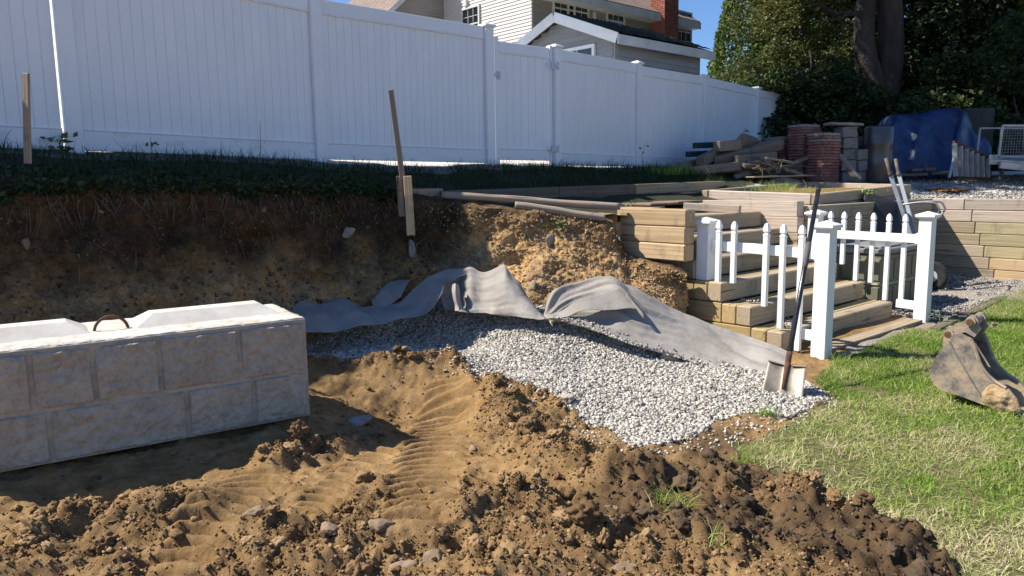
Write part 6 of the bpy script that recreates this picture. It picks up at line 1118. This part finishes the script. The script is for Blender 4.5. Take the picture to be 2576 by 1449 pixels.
kt = rl_.random(len(q)) < .45; qt = q[kt]+rl_.normal(0, .03, (kt.sum(), 2)); V2, F2_, A2 = blades(qt[:, 0], qt[:, 1], lz(qt[:, 0], qt[:, 1])+rl_.uniform(0, .012, len(qt)), rl_.uniform(.03, .07, len(qt)), rl_.uniform(.003, .0055, len(qt)), rl_, 2.2, np.clip(dry[kt]+rl_.uniform(.1, .55, len(qt)), 0, 1)); F = np.concatenate([F, F2_+len(V)]); V = np.concatenate([V, V2]); A_ = np.concatenate([A_, A2])
tag(obj('lawn_grass', mesh_np('lawn_grass', V, F, M['grass'], False, {'rnd': A_})), 'patchy green and straw coloured lawn grass beside the dig', 'grass', kind='stuff')
UG = [tuple((F2+FN*.02-FD*8)[:2]), tuple((F2+FN*1.2-FD*8)[:2])]+[p for p in BT[2:9]]+[tuple((B0+E1*.1+E2*.05)[:2]), tuple((B0+E1*5.2+E2*.07)[:2]), (3.6, 12.2), (5.2, 13.6), tuple(FP[7]), tuple(FP[5]), tuple(FP[4])]
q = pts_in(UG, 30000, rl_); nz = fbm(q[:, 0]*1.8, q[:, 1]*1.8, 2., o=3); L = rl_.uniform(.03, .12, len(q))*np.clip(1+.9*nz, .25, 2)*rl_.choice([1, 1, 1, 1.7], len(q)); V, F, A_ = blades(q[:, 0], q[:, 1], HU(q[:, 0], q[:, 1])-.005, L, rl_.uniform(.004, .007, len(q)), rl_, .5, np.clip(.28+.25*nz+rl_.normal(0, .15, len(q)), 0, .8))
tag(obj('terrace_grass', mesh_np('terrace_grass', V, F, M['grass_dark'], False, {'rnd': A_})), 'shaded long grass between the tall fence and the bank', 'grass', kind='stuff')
# drooping weeds, stems and roots along the lip of the bank
n = 5200; c = (rl_.random(n)**.75*(nb*.70)).astype(int); k = np.minimum(rl_.integers(0, 9, n)+np.where(noise(c*.06, 0., 3.) > .1, rl_.integers(0, 9, n), 0), 18); b = BANKV[k, c]+rl_.normal(0, .02, (n, 3)); V, F, A_ = leafmesh(b+np.array([0, 0, .02])+BANKN[c]*.03, .05, rl_, rl_.uniform(0, .6, n)); tag(wobj('bank_weeds', V, F, M['leaf_mid'], None, False, {'rnd': A_}), 'low weeds and leaf litter along the lip of the shaded bank', 'weeds', kind='stuff')
vf = []
for _ in range(620):
    ci = int(rl_.random()**.75*nb*.73); ki = rl_.integers(2, 16) if rl_.random() < .75 else rl_.integers(4, 70); a = BANKV[ki, ci]; L_ = rl_.uniform(.04, .26); d = BANKN[ci]*rl_.uniform(.015, .05)+np.array([rl_.normal()*.05, rl_.normal()*.05, -L_]); m_ = a+d*.5+BANKN[ci]*.02+rl_.normal(size=3)*.012; vf.append(tubev([a-BANKN[ci]*.01, m_, a+d], [.003, .0024, .001], 4))
tag(wobj('bank_roots', *merge(*vf), M['root'], None), 'thin roots dangling from the cut bank', 'roots', kind='stuff')
def tuft(name, label, p, n, L0, L1, wd, lean, tint, mat='grass', cat='grass tuft', spread=.05, group=None, kind=None):
    p = np.array(p); x = p[0]+rl_.normal(0, spread, n); y = p[1]+rl_.normal(0, spread, n); V, F, A_ = blades(x, y, np.full(n, p[2]), rl_.uniform(L0, L1, n), np.full(n, wd), rl_, lean, np.clip(rl_.normal(tint, .13, n), 0, 1)); return tag(wobj(name, V, F, M[mat], None, False, {'rnd': A_}), label, cat, group, kind)
def weed(label, p, h, nl, ls, mat='weed', spread=.06):
    p = np.array(p, float); t = thing('weed_plant', label, 'weed', p); st_ = p+np.array([rl_.normal()*.02, rl_.normal()*.02, h]); wobj('stem', *tubev([p, (p+st_)/2+rl_.normal(size=3)*.008, st_], [.004, .003, .002], 5), M['drystem'], t)
    f = rl_.random(nl)*.8+.2; pos = p+(st_-p)*f[:, None]+rl_.normal(0, spread, (nl, 3))*np.array([1, 1, .5]); V, F, A_ = leafmesh(pos, ls, rl_, rl_.random(nl)); wobj('leaves', V, F, M[mat], t, False, {'rnd': A_})
uz = lambda u, v, y: (lambda p: np.array([p[0], p[1], gz(p[0], p[1])]))(aty(u, v, y))
weed('bushy weed at the foot of the fence by the lone stake', uz(160, 380, 6.1), .17, 26, .075)
weed('thin weed with a seed head against the fence above the bank', uz(655, 400, 7.5), .36, 4, .02, spread=.015); weed('bent weed stalk against the fence near the bushy weed', uz(385, 395, 6.6), .17, 5, .05, spread=.03)
weed('spindly weed by the fence post past the gate', uz(1615, 410, 12.2), .42, 12, .05, spread=.06)
weed('leafy weed behind the lumber pile', uz(1880, 400, 13.6), .75, 22, .12, spread=.1); weed('dark leafy shoot beside the red pavers', uz(1915, 400, 13.9), .7, 22, .12, spread=.12)
weed('leafy green weed at the foot of the right railing post', lowp(2362, 815), .14, 26, .06, spread=.05)
weed('bright green weed growing out of the raised bed side', N0+(N2-N0)*.42-E2*.05-Zp(.16), .16, 40, .05, 'weed_bright', .055)
pw = bankat(1408, 562); weed('leafy weed rooted in the sunlit bank under the round logs', pw+np.array([0, -.02, -.04]), .06, 34, .055, spread=.05); pw = bankat(1318, 590); weed('tiny weed in the sunlit bank beside the cobble', pw+np.array([0, -.02, -.02]), .04, 10, .035, spread=.025)
weed('small yellow flowered weed behind the round log', uz(1588, 505, 8.6), .1, 12, .035, 'weed_bright', .03)
tuft('grass_tuft', 'sunlit grass tuft at the end of the low timber border', uz(1690, 440, 11.6), 260, .10, .26, .006, .45, .55, spread=.2, kind='stuff')
tuft('grass_tuft', 'dry yellow grass clump growing in the raised bed', (N1+N2)/2*.35+(N1+N3)/2*.65-Zp(.06), 420, .05, .22, .005, .7, .62, spread=.22, kind='stuff')
tuft('grass_tuft', 'short grass spread over the soil of the raised bed', (N0+N1+N2+N3)/4-Zp(.07), 700, .03, .08, .004, .7, .5, spread=.42, kind='stuff')
tuft('grass_tuft', 'pale drooping grass clump hanging over the bank by the bushy weed', BANKV[4, int(nb*.33)]+np.array([0, 0, .02]), 120, .12, .26, .004, 1.1, .85, spread=.06)
tuft('grass_tuft', 'uprooted grass tuft caught in the dark soil heap', lowp(1690, 1300, .02), 60, .06, .14, .004, .8, .6, spread=.04); tuft('grass_tuft', 'torn grass blades on the dark clods near the lawn edge', lowp(1800, 1390, .01), 50, .05, .12, .004, 1., .7, spread=.05)
tuft('grass_tuft', 'lone grass tuft on the bare ground near the stone', lowp(1880, 1165, 0), 150, .03, .09, .004, .7, .6, spread=.05)
tuft('grass_tuft', 'tall grass blades at the foot of the front railing post', lowp(2110, 905, 0), 40, .06, .16, .005, .5, .5, spread=.05)
tuft('grass_tuft', 'turf lip overhanging the pale stone near the shovel', lowp(1925, 1045, .01), 120, .03, .08, .004, .8, .45, spread=.045)
